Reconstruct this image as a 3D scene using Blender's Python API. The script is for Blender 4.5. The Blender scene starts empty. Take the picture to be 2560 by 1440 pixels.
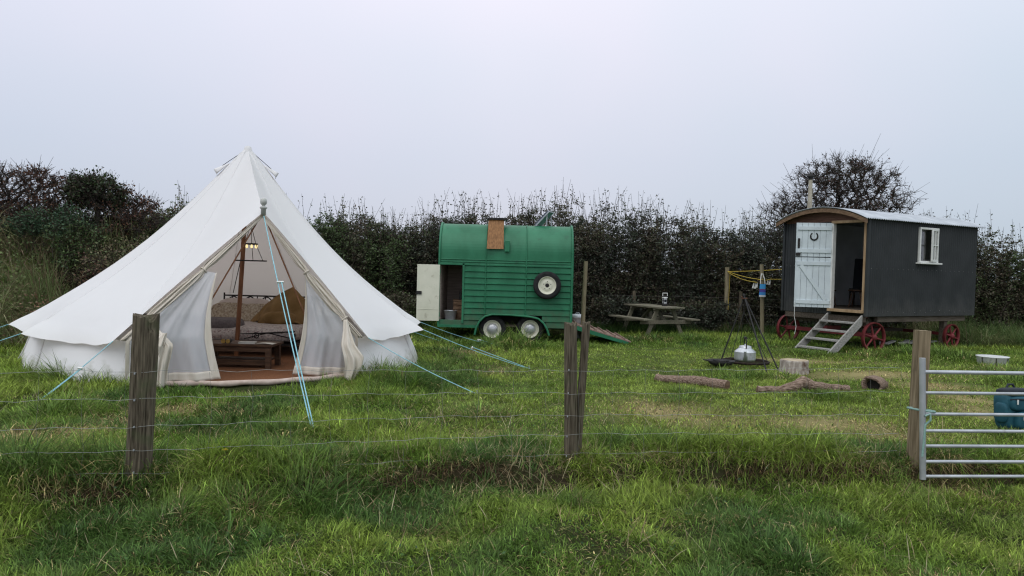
import bpy, math, random
import numpy as np
from mathutils import Vector, Matrix

random.seed(7)
RS = np.random.RandomState(11)
PI = math.pi
rad = math.radians
scene = bpy.context.scene

# ------------------------------------------------------------------ camera
FOC = 1862.0                     # focal length in pixels of a 2560 wide frame
CAM = Vector((0.0, 0.0, 1.6))
PITCH, ROLL = rad(-1.48), rad(1.5)
_f = Vector((0, math.cos(PITCH), math.sin(PITCH)))
_u0 = Vector((0, -math.sin(PITCH), math.cos(PITCH)))
_r0 = Vector((1, 0, 0))
_r = _r0 * math.cos(ROLL) + _u0 * math.sin(ROLL)
_u = _u0 * math.cos(ROLL) - _r0 * math.sin(ROLL)
cam_data = bpy.data.cameras.new("camera")
cam_data.sensor_width = 36.0
cam_data.lens = 36.0 * FOC / 2560.0
cam_data.clip_start = 0.05
cam_data.clip_end = 3000
cam = bpy.data.objects.new("camera", cam_data)
scene.collection.objects.link(cam)
m = Matrix((( _r.x, _u.x, -_f.x, CAM.x), (_r.y, _u.y, -_f.y, CAM.y), (_r.z, _u.z, -_f.z, CAM.z), (0, 0, 0, 1)))
cam.matrix_world = m
scene.camera = cam

# ------------------------------------------------------------------ world: overcast sky
SUN_EL, SUN_AZ = rad(52), rad(205)
world = bpy.data.worlds.new("World")
scene.world = world
world.use_nodes = True
wn, wl = world.node_tree.nodes, world.node_tree.links
wn.clear()
w_out = wn.new("ShaderNodeOutputWorld")
w_bg = wn.new("ShaderNodeBackground")
w_bg.inputs["Strength"].default_value = 0.1
sky = wn.new("ShaderNodeTexSky")
sky.sky_type = 'NISHITA'
sky.sun_disc = False
sky.sun_elevation = SUN_EL
sky.sun_rotation = SUN_AZ
hs = wn.new("ShaderNodeHueSaturation")
hs.inputs["Saturation"].default_value = 0.25
wl.new(sky.outputs[0], hs.inputs["Color"])
tc = wn.new("ShaderNodeTexCoord")
sep = wn.new("ShaderNodeSeparateXYZ")
wl.new(tc.outputs["Generated"], sep.inputs[0])
ramp = wn.new("ShaderNodeValToRGB")          # cloud layer: brighter overhead, as under any even overcast
cr = ramp.color_ramp
cr.elements[0].position = 0.0
cr.elements[0].color = (0.60, 0.62, 0.70, 1)
cr.elements[1].position = 1.0
cr.elements[1].color = (1.42, 1.42, 1.48, 1)
e = cr.elements.new(0.14); e.color = (0.69, 0.715, 0.825, 1)
e = cr.elements.new(0.36); e.color = (0.90, 0.905, 1.02, 1)
e = cr.elements.new(0.55); e.color = (1.1, 1.1, 1.17, 1)
wl.new(sep.outputs["Z"], ramp.inputs[0])
wno = wn.new("ShaderNodeTexNoise")
wno.inputs["Scale"].default_value = 1.6
wno.inputs["Detail"].default_value = 3.0
wl.new(tc.outputs["Generated"], wno.inputs["Vector"])
tint = wn.new("ShaderNodeValToRGB")
tint.color_ramp.elements[0].position = 0.35
tint.color_ramp.elements[0].color = (0.90, 0.97, 0.985, 1)
tint.color_ramp.elements[1].position = 0.65
tint.color_ramp.elements[1].color = (1.02, 1.0, 1.02, 1)
wl.new(wno.outputs["Fac"], tint.inputs[0])
mul = wn.new("ShaderNodeMixRGB"); mul.blend_type = 'MULTIPLY'; mul.inputs[0].default_value = 1.0
wl.new(ramp.outputs[0], mul.inputs[1]); wl.new(tint.outputs[0], mul.inputs[2])
ten = wn.new("ShaderNodeMixRGB"); ten.blend_type = 'MULTIPLY'; ten.inputs[0].default_value = 1.0
ten.inputs[2].default_value = (10.0, 10.0, 10.0, 1)
wl.new(mul.outputs[0], ten.inputs[1])
xr = wn.new("ShaderNodeMapRange"); xr.inputs[1].default_value = -.62; xr.inputs[2].default_value = .62
wl.new(sep.outputs["X"], xr.inputs[0])
side = wn.new("ShaderNodeValToRGB")           # the cloud is thinner straight ahead, thicker and bluer to the right
side.color_ramp.elements[0].color = (0.97, 0.98, 0.995, 1); side.color_ramp.elements[1].color = (0.89, 0.955, 0.955, 1)
e = side.color_ramp.elements.new(.48); e.color = (1.05, 1.045, 1.035, 1)
wl.new(xr.outputs[0], side.inputs[0])
mul2 = wn.new("ShaderNodeMixRGB"); mul2.blend_type = 'MULTIPLY'; mul2.inputs[0].default_value = 1.0
wl.new(ten.outputs[0], mul2.inputs[1]); wl.new(side.outputs[0], mul2.inputs[2])
mixs = wn.new("ShaderNodeMixRGB"); mixs.inputs[0].default_value = 0.92
wl.new(hs.outputs[0], mixs.inputs[1]); wl.new(mul2.outputs[0], mixs.inputs[2])
wl.new(mixs.outputs[0], w_bg.inputs["Color"])
wl.new(w_bg.outputs[0], w_out.inputs["Surface"])

sun_data = bpy.data.lights.new("sun", 'SUN')
sun_data.energy = 0.7
sun_data.angle = rad(45)
sun_data.color = (1.0, 0.97, 0.92)
sun = bpy.data.objects.new("sun", sun_data)
scene.collection.objects.link(sun)
sd = Vector((math.sin(SUN_AZ) * math.cos(SUN_EL), math.cos(SUN_AZ) * math.cos(SUN_EL), math.sin(SUN_EL)))
sun.rotation_euler = sd.to_track_quat('Z', 'Y').to_euler()
sun.location = (-5, -12, 20)

scene.view_settings.view_transform = 'Standard'
scene.view_settings.look = 'None'
scene.view_settings.exposure = 0.0
scene.view_settings.gamma = 1.0
scene.cycles.use_denoising = True
scene.cycles.filter_width = 1.2
scene.cycles.max_bounces = 6
scene.cycles.diffuse_bounces = 3
scene.cycles.transparent_max_bounces = 10


# ------------------------------------------------------------------ measuring helpers
def ray(px, py):
    return _f + _r * ((px - 1280) / FOC) + _u * ((720 - py) / FOC)

def P(px, py, D):
    """world point that many metres ahead of the camera"""
    d = ray(px, py)
    return CAM + d * (D / d.y)

def G(px, py, z=0.0):
    d = ray(px, py)
    return CAM + d * ((z - CAM.z) / d.z)

_TAB = np.random.RandomState(5).rand(16, 256, 256)
def vnoise(x, y, s, k=0):
    X = np.asarray(x, float) / s + 37.3 * k; Y = np.asarray(y, float) / s + 11.7 * k
    i = np.floor(X).astype(int); j = np.floor(Y).astype(int)
    fx = X - i; fy = Y - j
    fx = fx * fx * (3 - 2 * fx); fy = fy * fy * (3 - 2 * fy)
    T = _TAB[k % 16]
    a = T[i & 255, j & 255]; b = T[(i + 1) & 255, j & 255]
    c = T[i & 255, (j + 1) & 255]; d = T[(i + 1) & 255, (j + 1) & 255]
    return (a * (1 - fx) + b * fx) * (1 - fy) + (c * (1 - fx) + d * fx) * fy

def sstep(a, b, x):
    t = np.clip((x - a) / (b - a), 0, 1)
    return t * t * (3 - 2 * t)

FENCE_X = [-9.0, -5.3, -2.66, 0.47, 3.42, 6.6, 12.0]
FENCE_Y = [3.9, 4.75, 5.34, 6.10, 6.36, 6.5, 6.6]
FOOT_X = [-30, -14, -9.4, -7.2, -4.5, 0, 8, 12, 15, 19, 30]
FOOT_Y = [0.0, 7.5, 12.6, 15.6, 18.6, 19.9, 21.2, 20.6, 18.5, 14.5, 6.0]
BANK_X = [-14, -9, -6, -3, 2, 9, 14, 20]
BANK_A = [1.9, 1.65, 0.95, 0.3, 0.12, 0.2, 0.5, 0.8]

def fence_side(x, y):
    return y - np.interp(x, FENCE_X, FENCE_Y)

def H(x, y):
    x = np.asarray(x, float); y = np.asarray(y, float)
    rough_ = 1 - .65 * sstep(-.5, .9, x - .15 * (y - 10) + .5) * sstep(.3, .9, fence_side(x, y))
    h = 0.08 * (vnoise(x, y, 2.3, 1) - .5) + rough_ * (0.10 * (vnoise(x, y, 0.75, 2) - .5) + 0.07 * (vnoise(x, y, 0.33, 4) - .5))
    s = fence_side(x, y) + 0.10 * (vnoise(x, y, 0.55, 3) - .5)
    b = np.interp(x, [-7, -3, 3.2, 3.9, 4.6], [.12, .14, .15, .12, .03])
    wd = np.interp(x, [-2.0, -.8], [1.0, .0])
    h = h - b * (1 - sstep(-.34 - .6 * wd, -.08 + .1 * wd, s)) + 0.05 * np.exp(-((s - .08) / .22) ** 2) * (b > .05)
    h = h - 0.10 * np.exp(-(x ** 2 / 10 + (y - 17.6) ** 2 / 5))
    d = y - np.interp(x, FOOT_X, FOOT_Y)
    h = h + np.interp(x, BANK_X, BANK_A) * sstep(0, 3.2, d)
    h = h - .10 * np.exp(-(((x + 2.68) / .45) ** 2 + ((y - 5.0) / .5) ** 2))
    h = h - .06 * np.exp(-(((x + 3.45) / 1.4) ** 2 + ((y - 9.2) / .6) ** 2))
    tr = np.hypot(x + 4.4, y - 12.3)                       # level pitch under the tent
    k = 1 - sstep(2.6, 3.3, tr)
    h = h * (1 - k) + k * (-0.02)
    return h

def zg(x, y):
    return float(H(np.array([x]), np.array([y]))[0])


# ------------------------------------------------------------------ object helpers
def tag(o, label=None, cat=None, group=None, kind=None):
    if label: o["label"] = label
    if cat: o["category"] = cat
    if group: o["group"] = group
    if kind: o["kind"] = kind
    return o

def thing(name, label, cat, loc=(0, 0, 0), rz=0.0, group=None):
    o = bpy.data.objects.new(name, None)
    o.empty_display_size = 0.1
    scene.collection.objects.link(o)
    o.location = loc
    o.rotation_euler = (0, 0, rz)
    return tag(o, label, cat, group)

class MB:
    """collects shapes; build() links them as ONE mesh object"""
    def __init__(s):
        s.v, s.f, s.sm, s.mi = [], [], [], []
        s.M = None
    def add(s, vs, fs, smooth=False, mi=0):
        b = len(s.v)
        if s.M is not None:
            vs = [s.M @ Vector(p) for p in vs]
        s.v.extend([tuple(p) for p in vs])
        for f in fs:
            s.f.append(tuple(b + i for i in f)); s.sm.append(smooth); s.mi.append(mi)
        return s
    def box(s, c, size, rot=None, mi=0):
        x, y, z = size[0] / 2, size[1] / 2, size[2] / 2
        vs = [Vector(p) for p in ((-x, -y, -z), (x, -y, -z), (x, y, -z), (-x, y, -z), (-x, -y, z), (x, -y, z), (x, y, z), (-x, y, z))]
        if rot is not None: vs = [rot @ p for p in vs]
        vs = [p + Vector(c) for p in vs]
        return s.add(vs, [(0, 3, 2, 1), (4, 5, 6, 7), (0, 1, 5, 4), (1, 2, 6, 5), (2, 3, 7, 6), (3, 0, 4, 7)], False, mi)
    def beam(s, a, b, w, t, up=(0, 0, 1), mi=0):
        """box from a to b, w wide (sideways), t thick (along up)"""
        a, b = Vector(a), Vector(b)
        d = (b - a); L = d.length; d.normalize()
        sd = d.cross(Vector(up))
        if sd.length < 1e-5: sd = d.cross(Vector((1, 0, 0)))
        sd.normalize(); upv = sd.cross(d).normalized()
        R = Matrix((d, sd, upv)).transposed()
        return s.box((a + b) / 2, (L, w, t), R, mi)
    def tube(s, pts, r, n=8, caps=True, smooth=True, wob=0.0, mi=0, closed=False):
        pts = [Vector(p) for p in pts]
        N = len(pts)
        rr = r if isinstance(r, (list, tuple)) else [r] * N
        vs, fs = [], []
        nrm = None
        for i, p in enumerate(pts):
            if closed: d = pts[(i + 1) % N] - pts[i - 1]
            elif i == 0: d = pts[1] - p
            elif i == N - 1: d = p - pts[i - 1]
            else: d = pts[i + 1] - pts[i - 1]
            d.normalize()
            if nrm is None:
                nrm = d.cross(Vector((0, 0, 1)))
                if nrm.length < 1e-3: nrm = d.cross(Vector((1, 0, 0)))
                nrm.normalize()
            else:
                nrm = (nrm - d * nrm.dot(d)).normalized()
            bi = d.cross(nrm)
            for k in range(n):
                a = 2 * PI * k / n
                q = rr[i] * (1 + (wob * (random.random() - .5) if wob else 0))
                vs.append(p + nrm * math.cos(a) * q + bi * math.sin(a) * q)
        for i in range(N if closed else N - 1):
            j = (i + 1) % N
            for k in range(n):
                fs.append((i * n + k, i * n + (k + 1) % n, j * n + (k + 1) % n, j * n + k))
        s.add(vs, fs, smooth, mi)
        if caps and not closed:
            s.add([vs[k] for k in range(n)], [tuple(range(n))[::-1]], False, mi)
            s.add([vs[(N - 1) * n + k] for k in range(n)], [tuple(range(n))], False, mi)
        return s
    def lathe(s, prof, n=24, M=None, smooth=True, mi=0, fn=None):
        vs, fs = [], []
        for (r, z) in prof:
            for k in range(n):
                a = 2 * PI * k / n
                q = r * (fn(a, z) if fn else 1)
                p = Vector((q * math.cos(a), q * math.sin(a), z))
                vs.append(M @ p if M is not None else p)
        for i in range(len(prof) - 1):
            for k in range(n):
                fs.append((i * n + k, i * n + (k + 1) % n, (i + 1) * n + (k + 1) % n, (i + 1) * n + k))
        return s.add(vs, fs, smooth, mi)
    def grid(s, fn, nu, nv, smooth=True, mi=0):
        vs = [fn(i / nu, j / nv) for j in range(nv + 1) for i in range(nu + 1)]
        fs = [(j * (nu + 1) + i, j * (nu + 1) + i + 1, (j + 1) * (nu + 1) + i + 1, (j + 1) * (nu + 1) + i) for j in range(nv) for i in range(nu)]
        return s.add(vs, fs, smooth, mi)
    def prism(s, poly, d, mi=0):
        """flat polygon (3-D points) pushed along d"""
        n = len(poly); d = Vector(d)
        vs = [Vector(p) for p in poly] + [Vector(p) + d for p in poly]
        fs = [tuple(range(n)), tuple(range(2 * n - 1, n - 1, -1))] + [(i, n + i, n + (i + 1) % n, (i + 1) % n) for i in range(n)]
        return s.add(vs, fs, False, mi)
    def blob(s, c, size, nz=10, n=14, e=0.7, wob=0.0, R=None, mi=0):
        """superellipsoid: pillow, sack, pack"""
        def sg(x, p): return math.copysign(abs(x) ** p, x)
        vs, fs = [], []
        for j in range(nz + 1):
            t = -PI / 2 + PI * j / nz
            for k in range(n):
                a = 2 * PI * k / n
                w = 1 + wob * (random.random() - .5)
                p = Vector((sg(math.cos(t), e) * sg(math.cos(a), e) * size[0] / 2 * w, sg(math.cos(t), e) * sg(math.sin(a), e) * size[1] / 2 * w, sg(math.sin(t), e) * size[2] / 2 * w))
                if R is not None: p = R @ p
                vs.append(p + Vector(c))
        for j in range(nz):
            for k in range(n):
                fs.append((j * n + k, j * n + (k + 1) % n, (j + 1) * n + (k + 1) % n, (j + 1) * n + k))
        return s.add(vs, fs, True, mi)
    def build(s, name, mat, parent=None, bevel=0.0, label=None, solid=0.0, loc=None, subsurf=0):
        me = bpy.data.meshes.new(name)
        me.from_pydata(s.v, [], s.f)
        me.polygons.foreach_set("use_smooth", s.sm)
        for mm in (mat if isinstance(mat, (list, tuple)) else [mat]):
            me.materials.append(mm)
        if any(s.mi): me.polygons.foreach_set("material_index", s.mi)
        me.update()
        o = bpy.data.objects.new(name, me)
        scene.collection.objects.link(o)
        if parent is not None: o.parent = parent
        if loc is not None: o.location = loc
        if label: o["label"] = label
        if subsurf:
            md = o.modifiers.new("subdivide", 'SUBSURF'); md.levels = subsurf; md.render_levels = subsurf
        if solid:
            md = o.modifiers.new("thick", 'SOLIDIFY'); md.thickness = solid; md.offset = 0
        if bevel:
            md = o.modifiers.new("bevel", 'BEVEL'); md.width = bevel; md.segments = 2; md.limit_method = 'ANGLE'; md.angle_limit = rad(40)
        return o

def axis_matrix(c, ax):
    """local z laid along ax, centred at c"""
    q = Vector(ax).to_track_quat('Z', 'Y').to_matrix().to_4x4()
    return Matrix.Translation(Vector(c)) @ q


# ------------------------------------------------------------------ materials
def mk(name, c1, c2=None, rough=0.7, scale=6.0, stretch=(1, 1, 1), bump=0.0, metal=0.0, spec=0.3, lo=0.35, hi=0.65, detail=6, extra=None, trans=0.0, tcol=None):
    mt = bpy.data.materials.new(name)
    mt.use_nodes = True
    nt, L = mt.node_tree.nodes, mt.node_tree.links
    b = nt["Principled BSDF"]
    if c2 is None: c2 = tuple(min(1, c * 1.18) for c in c1)
    t = nt.new("ShaderNodeTexCoord"); mp = nt.new("ShaderNodeMapping"); no = nt.new("ShaderNodeTexNoise")
    mp.inputs["Scale"].default_value = stretch
    no.inputs["Scale"].default_value = scale; no.inputs["Detail"].default_value = detail
    L.new(t.outputs["Object"], mp.inputs[0]); L.new(mp.outputs[0], no.inputs["Vector"])
    rp = nt.new("ShaderNodeValToRGB")
    rp.color_ramp.elements[0].position = lo; rp.color_ramp.elements[0].color = (*c1, 1)
    rp.color_ramp.elements[1].position = hi; rp.color_ramp.elements[1].color = (*c2, 1)
    L.new(no.outputs["Fac"], rp.inputs[0])
    col = rp.outputs[0]
    if extra:                                   # patches of a third colour: lichen, rust, dirt
        c3, sc3, lo3, hi3 = extra
        n3 = nt.new("ShaderNodeTexNoise"); n3.inputs["Scale"].default_value = sc3; n3.inputs["Detail"].default_value = 5
        L.new(t.outputs["Object"], n3.inputs["Vector"])
        mr = nt.new("ShaderNodeMapRange"); mr.inputs[1].default_value = lo3; mr.inputs[2].default_value = hi3
        L.new(n3.outputs["Fac"], mr.inputs[0])
        mx = nt.new("ShaderNodeMixRGB"); mx.inputs[2].default_value = (*c3, 1)
        L.new(mr.outputs[0], mx.inputs[0]); L.new(col, mx.inputs[1]); col = mx.outputs[0]
    L.new(col, b.inputs["Base Color"])
    b.inputs["Roughness"].default_value = rough
    b.inputs["Metallic"].default_value = metal
    b.inputs["Specular IOR Level"].default_value = spec
    if bump:
        bp = nt.new("ShaderNodeBump"); bp.inputs["Strength"].default_value = bump; bp.inputs["Distance"].default_value = 0.02
        L.new(no.outputs["Fac"], bp.inputs["Height"]); L.new(bp.outputs[0], b.inputs["Normal"])
    if trans:
        tr = nt.new("ShaderNodeBsdfTranslucent")
        if tcol: tr.inputs["Color"].default_value = (*tcol, 1)
        else: L.new(col, tr.inputs["Color"])
        ms = nt.new("ShaderNodeMixShader"); ms.inputs[0].default_value = trans
        out = nt["Material Output"]
        L.new(b.outputs[0], ms.inputs[1]); L.new(tr.outputs[0], ms.inputs[2]); L.new(ms.outputs[0], out.inputs["Surface"])
    return mt

def splash(mt, col, z0, z1, amount=.8, scale=5.0):
    """dirt thrown up from the ground: a ragged stain that thins out with height"""
    nt, L = mt.node_tree.nodes, mt.node_tree.links
    b = nt["Principled BSDF"]; src = b.inputs["Base Color"].links[0].from_socket
    t = nt.new("ShaderNodeTexCoord"); s = nt.new("ShaderNodeSeparateXYZ"); L.new(t.outputs["Object"], s.inputs[0])
    n = nt.new("ShaderNodeTexNoise"); n.inputs["Scale"].default_value = scale; n.inputs["Detail"].default_value = 7; L.new(t.outputs["Object"], n.inputs["Vector"])
    g = nt.new("ShaderNodeMapRange"); g.inputs[1].default_value = z0; g.inputs[2].default_value = z1; g.inputs[3].default_value = .55; g.inputs[4].default_value = -.25; L.new(s.outputs["Z"], g.inputs[0])
    a = nt.new("ShaderNodeMath"); a.operation = 'ADD'; L.new(n.outputs["Fac"], a.inputs[0]); L.new(g.outputs[0], a.inputs[1])
    r = nt.new("ShaderNodeMapRange"); r.inputs[1].default_value = .55; r.inputs[2].default_value = .95; r.inputs[4].default_value = amount; L.new(a.outputs[0], r.inputs[0])
    m = nt.new("ShaderNodeMixRGB"); m.inputs[2].default_value = (*col, 1); L.new(r.outputs[0], m.inputs[0]); L.new(src, m.inputs[1]); L.new(m.outputs[0], b.inputs["Base Color"])

def mk_leaf(name, trans=0.3, gloss=0.06):
    """colour comes from each blade or leaf's own attribute"""
    mt = bpy.data.materials.new(name); mt.use_nodes = True
    nt, L = mt.node_tree.nodes, mt.node_tree.links
    nt.clear()
    out = nt.new("ShaderNodeOutputMaterial"); at = nt.new("ShaderNodeAttribute"); at.attribute_name = "tint"
    d = nt.new("ShaderNodeBsdfDiffuse"); tr = nt.new("ShaderNodeBsdfTranslucent"); gl = nt.new("ShaderNodeBsdfGlossy")
    gl.inputs["Roughness"].default_value = 0.5
    m1 = nt.new("ShaderNodeMixShader"); m1.inputs[0].default_value = trans
    m2 = nt.new("ShaderNodeMixShader"); m2.inputs[0].default_value = gloss
    L.new(at.outputs["Color"], d.inputs[0]); L.new(at.outputs["Color"], tr.inputs[0])
    L.new(d.outputs[0], m1.inputs[1]); L.new(tr.outputs[0], m1.inputs[2])
    gl.inputs["Color"].default_value = (.5, .5, .5, 1)
    L.new(m1.outputs[0], m2.inputs[1]); L.new(gl.outputs[0], m2.inputs[2]); L.new(m2.outputs[0], out.inputs[0])
    return mt

M_canvas = mk("cotton_canvas", (.87, .875, .885), (.89, .895, .905), .85, 1.2, bump=0.0, trans=0.27, spec=.1, tcol=(.95, .84, .76))
M_cream = mk("cream_cloth", (.66, .60, .51), (.74, .68, .60), .9, 14, (1, 1, .25), bump=.4, trans=.15, spec=.1)
M_pole = mk("varnished_pole", (.16, .065, .03), (.26, .12, .06), .45, 5, (6, 6, .6))
M_grass = mk_leaf("grass_blades", .3, .03)
M_leaf = mk_leaf("leaf_surface", .2, .05)
M_twig = mk_leaf("twig_bark", 0.0, .02)
M_post = mk("weathered_post", (.044, .035, .025), (.195, .165, .12), .9, 9, (8, 8, .55), bump=.9, spec=.1, lo=.3, hi=.72, extra=((.085, .10, .05), 5, .55, .75))
M_post_new = mk("treated_post", (.11, .085, .05), (.33, .26, .17), .85, 6, (7, 7, .45), bump=.6, spec=.1, lo=.3, hi=.7, extra=((.10, .075, .05), 4, .6, .75))
M_post_pale = mk("pale_pine_post", (.19, .16, .10), (.27, .235, .155), .85, 7, (6, 6, .5), bump=.3, spec=.1)
M_green_side = mk("green_side_paint", (.009, .120, .054), (.022, .176, .086), .52, 2.5, (1, 1, .4), spec=.4, extra=((.012, .075, .04), 5, .6, .85))
splash(M_green_side, (.07, .075, .045), .2, 1.1, .55, 6)
M_canvas_wall = mk("canvas_wall", (.85, .855, .865), (.88, .885, .895), .85, 1.2, trans=0.22, spec=.1, tcol=(.9, .82, .76))
splash(M_canvas_wall, (.34, .36, .27), -.02, .40, .7, 7)
M_wire = mk("galvanised_wire", (.27, .28, .26), (.38, .39, .37), .6, 20, metal=.2)
M_galv = mk("galvanised_steel", (.40, .42, .45), (.56, .58, .61), .42, 6, (1, 1, 1), metal=.55, spec=.5, extra=((.22, .17, .13), 9, .68, .8))
M_rope = mk("blue_rope", (.20, .45, .52), (.34, .60, .66), .8, 60)
M_rope2 = mk("green_rope", (.20, .34, .30), (.28, .42, .38), .8, 60)
M_white = mk("white_paint", (.53, .60, .63), (.60, .675, .70), .55, 5, bump=.05, extra=((.40, .42, .38), 6, .66, .85))
M_whitef = mk("window_white_paint", (.66, .67, .64), (.75, .76, .73), .5, 8)
M_green = mk("green_paint", (.008, .120, .053), (.024, .182, .090), .50, 2.2, (1, 1, .5), spec=.45, extra=((.012, .075, .04), 5, .6, .85))
M_cream_paint = mk("cream_paint", (.62, .62, .50), (.70, .69, .57), .5, 4, extra=((.40, .38, .28), 9, .62, .8))
M_rubber = mk("tyre_rubber", (.014, .014, .015), (.026, .026, .027), .8, 12, spec=.2)
M_chrome = mk("dull_chrome", (.50, .51, .53), (.64, .65, .67), .38, 8, metal=.6, extra=((.28, .25, .21), 14, .6, .8))
M_black = mk("black_iron", (.012, .012, .013), (.03, .028, .026), .65, 20, spec=.3)
M_board = mk("varnished_board", (.17, .075, .022), (.34, .165, .06), .5, 4, (9, 9, .7), lo=.3, hi=.7, bump=.15)
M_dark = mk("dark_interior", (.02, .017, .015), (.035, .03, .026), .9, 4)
M_boards_in = mk("interior_boards", (.42, .34, .29), (.56, .47, .41), .8, 4, (.7, .7, 10))
M_iron_wall = mk("dark_painted_iron", (.024, .028, .029), (.033, .037, .039), .55, 2.5, spec=.3, extra=((.06, .06, .06), 7, .68, .85))
splash(M_iron_wall, (.075, .075, .07), .75, 1.5, .40, 5)
M_zinc = mk("zinc_roof", (.38, .41, .45), (.52, .55, .59), .5, 3, metal=.35, spec=.5)
M_hutwood = mk("hut_timber", (.10, .058, .034), (.20, .125, .078), .8, 6, (1.5, 1.5, 5), bump=.2)
M_beam = mk("old_beam", (.07, .055, .042), (.14, .115, .09), .9, 6, (.6, 6, 6), bump=.3)
M_stepwood = mk("grey_step_timber", (.22, .215, .20), (.36, .35, .325), .9, 8, (2, 5, 5), bump=.3, extra=((.10, .10, .09), 14, .62, .75))
M_red = mk("red_oxide", (.12, .018, .022), (.20, .035, .038), .6, 7, extra=((.10, .03, .025), 9, .55, .75))
M_glass = mk("window_glass", (.05, .055, .06), (.06, .065, .07), .06, 2, spec=.8)
M_bark = mk("log_bark", (.075, .045, .032), (.40, .30, .235), .95, 9, (1.5, 8, 8), bump=1.0, spec=.05, lo=.32, hi=.7)
M_stump = mk("stump_bark", (.24, .20, .17), (.46, .42, .37), .95, 7, (3, 3, 1), bump=.6, spec=.05, extra=((.10, .06, .04), 6, .55, .7))
M_cut = mk("cut_wood", (.32, .25, .16), (.50, .42, .30), .9, 9, (1, 1, 1), bump=.3)
M_table = mk("weathered_plank", (.12, .11, .078), (.22, .20, .15), .9, 6, (8, .6, 8), bump=.3, extra=((.12, .13, .08), 4, .55, .75))
M_alu = mk("brushed_aluminium", (.52, .54, .57), (.66, .68, .71), .35, 9, metal=.6, spec=.5, extra=((.32, .33, .35), 8, .6, .8))
M_coir = mk("coir_mat", (.15, .06, .025), (.23, .10, .045), .95, 60, bump=.3)
M_dkwood = mk("dark_table_wood", (.05, .026, .015), (.105, .058, .034), .5, 5, (1, 8, 8), bump=.1)
M_teal = mk("teal_nylon", (.010, .060, .085), (.016, .088, .118), .6, 12, bump=.2)
M_navy = mk("dark_nylon", (.012, .016, .022), (.02, .026, .035), .7, 12)
M_yellow = mk("yellow_line", (.42, .30, .04), (.52, .39, .07), .7, 40)
M_ramp = mk("ramp_boards", (.20, .13, .105), (.31, .22, .18), .9, 6, (8, 1, 1), bump=.3)

def glassy(mt, clear):
    nt, L = mt.node_tree.nodes, mt.node_tree.links
    gl = nt.new("ShaderNodeBsdfGlossy"); gl.inputs["Roughness"].default_value = .03
    tp = nt.new("ShaderNodeBsdfTransparent"); ms = nt.new("ShaderNodeMixShader"); ms.inputs[0].default_value = clear
    L.new(gl.outputs[0], ms.inputs[1]); L.new(tp.outputs[0], ms.inputs[2]); L.new(ms.outputs[0], nt["Material Output"].inputs["Surface"])
glassy(M_glass, .78)

def plain(name, c, rough=.6, metal=0.0):
    return mk(name, c, None, rough, 8, metal=metal)

# ------------------------------------------------------------------ big meshes straight from arrays
def quad_mesh(name, V, F, tint=None, mat=None, parent=None, smooth=False):
    me = bpy.data.meshes.new(name)
    V = np.ascontiguousarray(V, dtype=np.float32); F = np.ascontiguousarray(F, dtype=np.int32)
    nf, k = F.shape
    me.vertices.add(len(V)); me.vertices.foreach_set("co", V.ravel())
    me.loops.add(nf * k); me.loops.foreach_set("vertex_index", F.ravel())
    me.polygons.add(nf); me.polygons.foreach_set("loop_start", np.arange(0, nf * k, k, dtype=np.int32))
    if smooth: me.polygons.foreach_set("use_smooth", np.ones(nf, dtype=bool))
    me.update(calc_edges=True)
    if tint is not None:
        a = me.attributes.new("tint", 'FLOAT_COLOR', 'POINT')
        rgba = np.ones((len(V), 4), dtype=np.float32); rgba[:, :3] = tint
        a.data.foreach_set("color", rgba.ravel())
    if mat is not None: me.materials.append(mat)
    o = bpy.data.objects.new(name, me)
    scene.collection.objects.link(o)
    if parent is not None: o.parent = parent
    return o

def blades(name, base, L, W, az, tilt, bend, col, tipcol=None, segs=3, mat=None, parent=None):
    n = len(L)
    p = base.copy()
    dx, dy = np.cos(az), np.sin(az)
    side = np.stack([-dy, dx, np.zeros(n)], 1)
    tw = RS.uniform(-.9, .9, n)
    side[:, 0] += dx * tw; side[:, 1] += dy * tw
    side /= np.linalg.norm(side, axis=1)[:, None]
    V = np.zeros((n, segs + 1, 2, 3)); C = np.zeros((n, segs + 1, 2, 3))
    if tipcol is None: tipcol = col
    for k in range(segs + 1):
        t = k / segs
        w = W * (1 - t) ** .6 * (.75 + .5 * min(1, 2.5 * t)) * .5 + .0003
        V[:, k, 0] = p - side * w[:, None]; V[:, k, 1] = p + side * w[:, None]
        c = col * (1 - t) + tipcol * t
        C[:, k, 0] = c; C[:, k, 1] = c
        ph = tilt + bend * (t + .5 / segs)
        st = L / segs
        p = p + np.stack([dx * np.sin(ph) * st, dy * np.sin(ph) * st, np.cos(ph) * st], 1)
    b = np.arange(n)[:, None] * (2 * (segs + 1))
    F = np.concatenate([b + np.array([[2 * k, 2 * k + 1, 2 * k + 3, 2 * k + 2]]) for k in range(segs)], 0)
    return quad_mesh(name, V.reshape(-1, 3), F, C.reshape(-1, 3), mat or M_grass, parent)

def leaves(name, pos, dirs, size, col, aspect=.32, parent=None, mat=None):
    n = len(size)
    u = dirs / (np.linalg.norm(dirs, axis=1)[:, None] + 1e-9)
    w = np.cross(u, RS.normal(size=(n, 3))); w /= (np.linalg.norm(w, axis=1)[:, None] + 1e-9)
    s = size[:, None]
    V = np.stack([pos, pos + u * s * .5 + w * s * aspect, pos + u * s, pos + u * s * .5 - w * s * aspect], 1)
    F = np.arange(n)[:, None] * 4 + np.array([[0, 1, 2, 3]])
    C = np.repeat(col[:, None, :], 4, 1)
    return quad_mesh(name, V.reshape(-1, 3), F, C.reshape(-1, 3), mat or M_leaf, parent)

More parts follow.
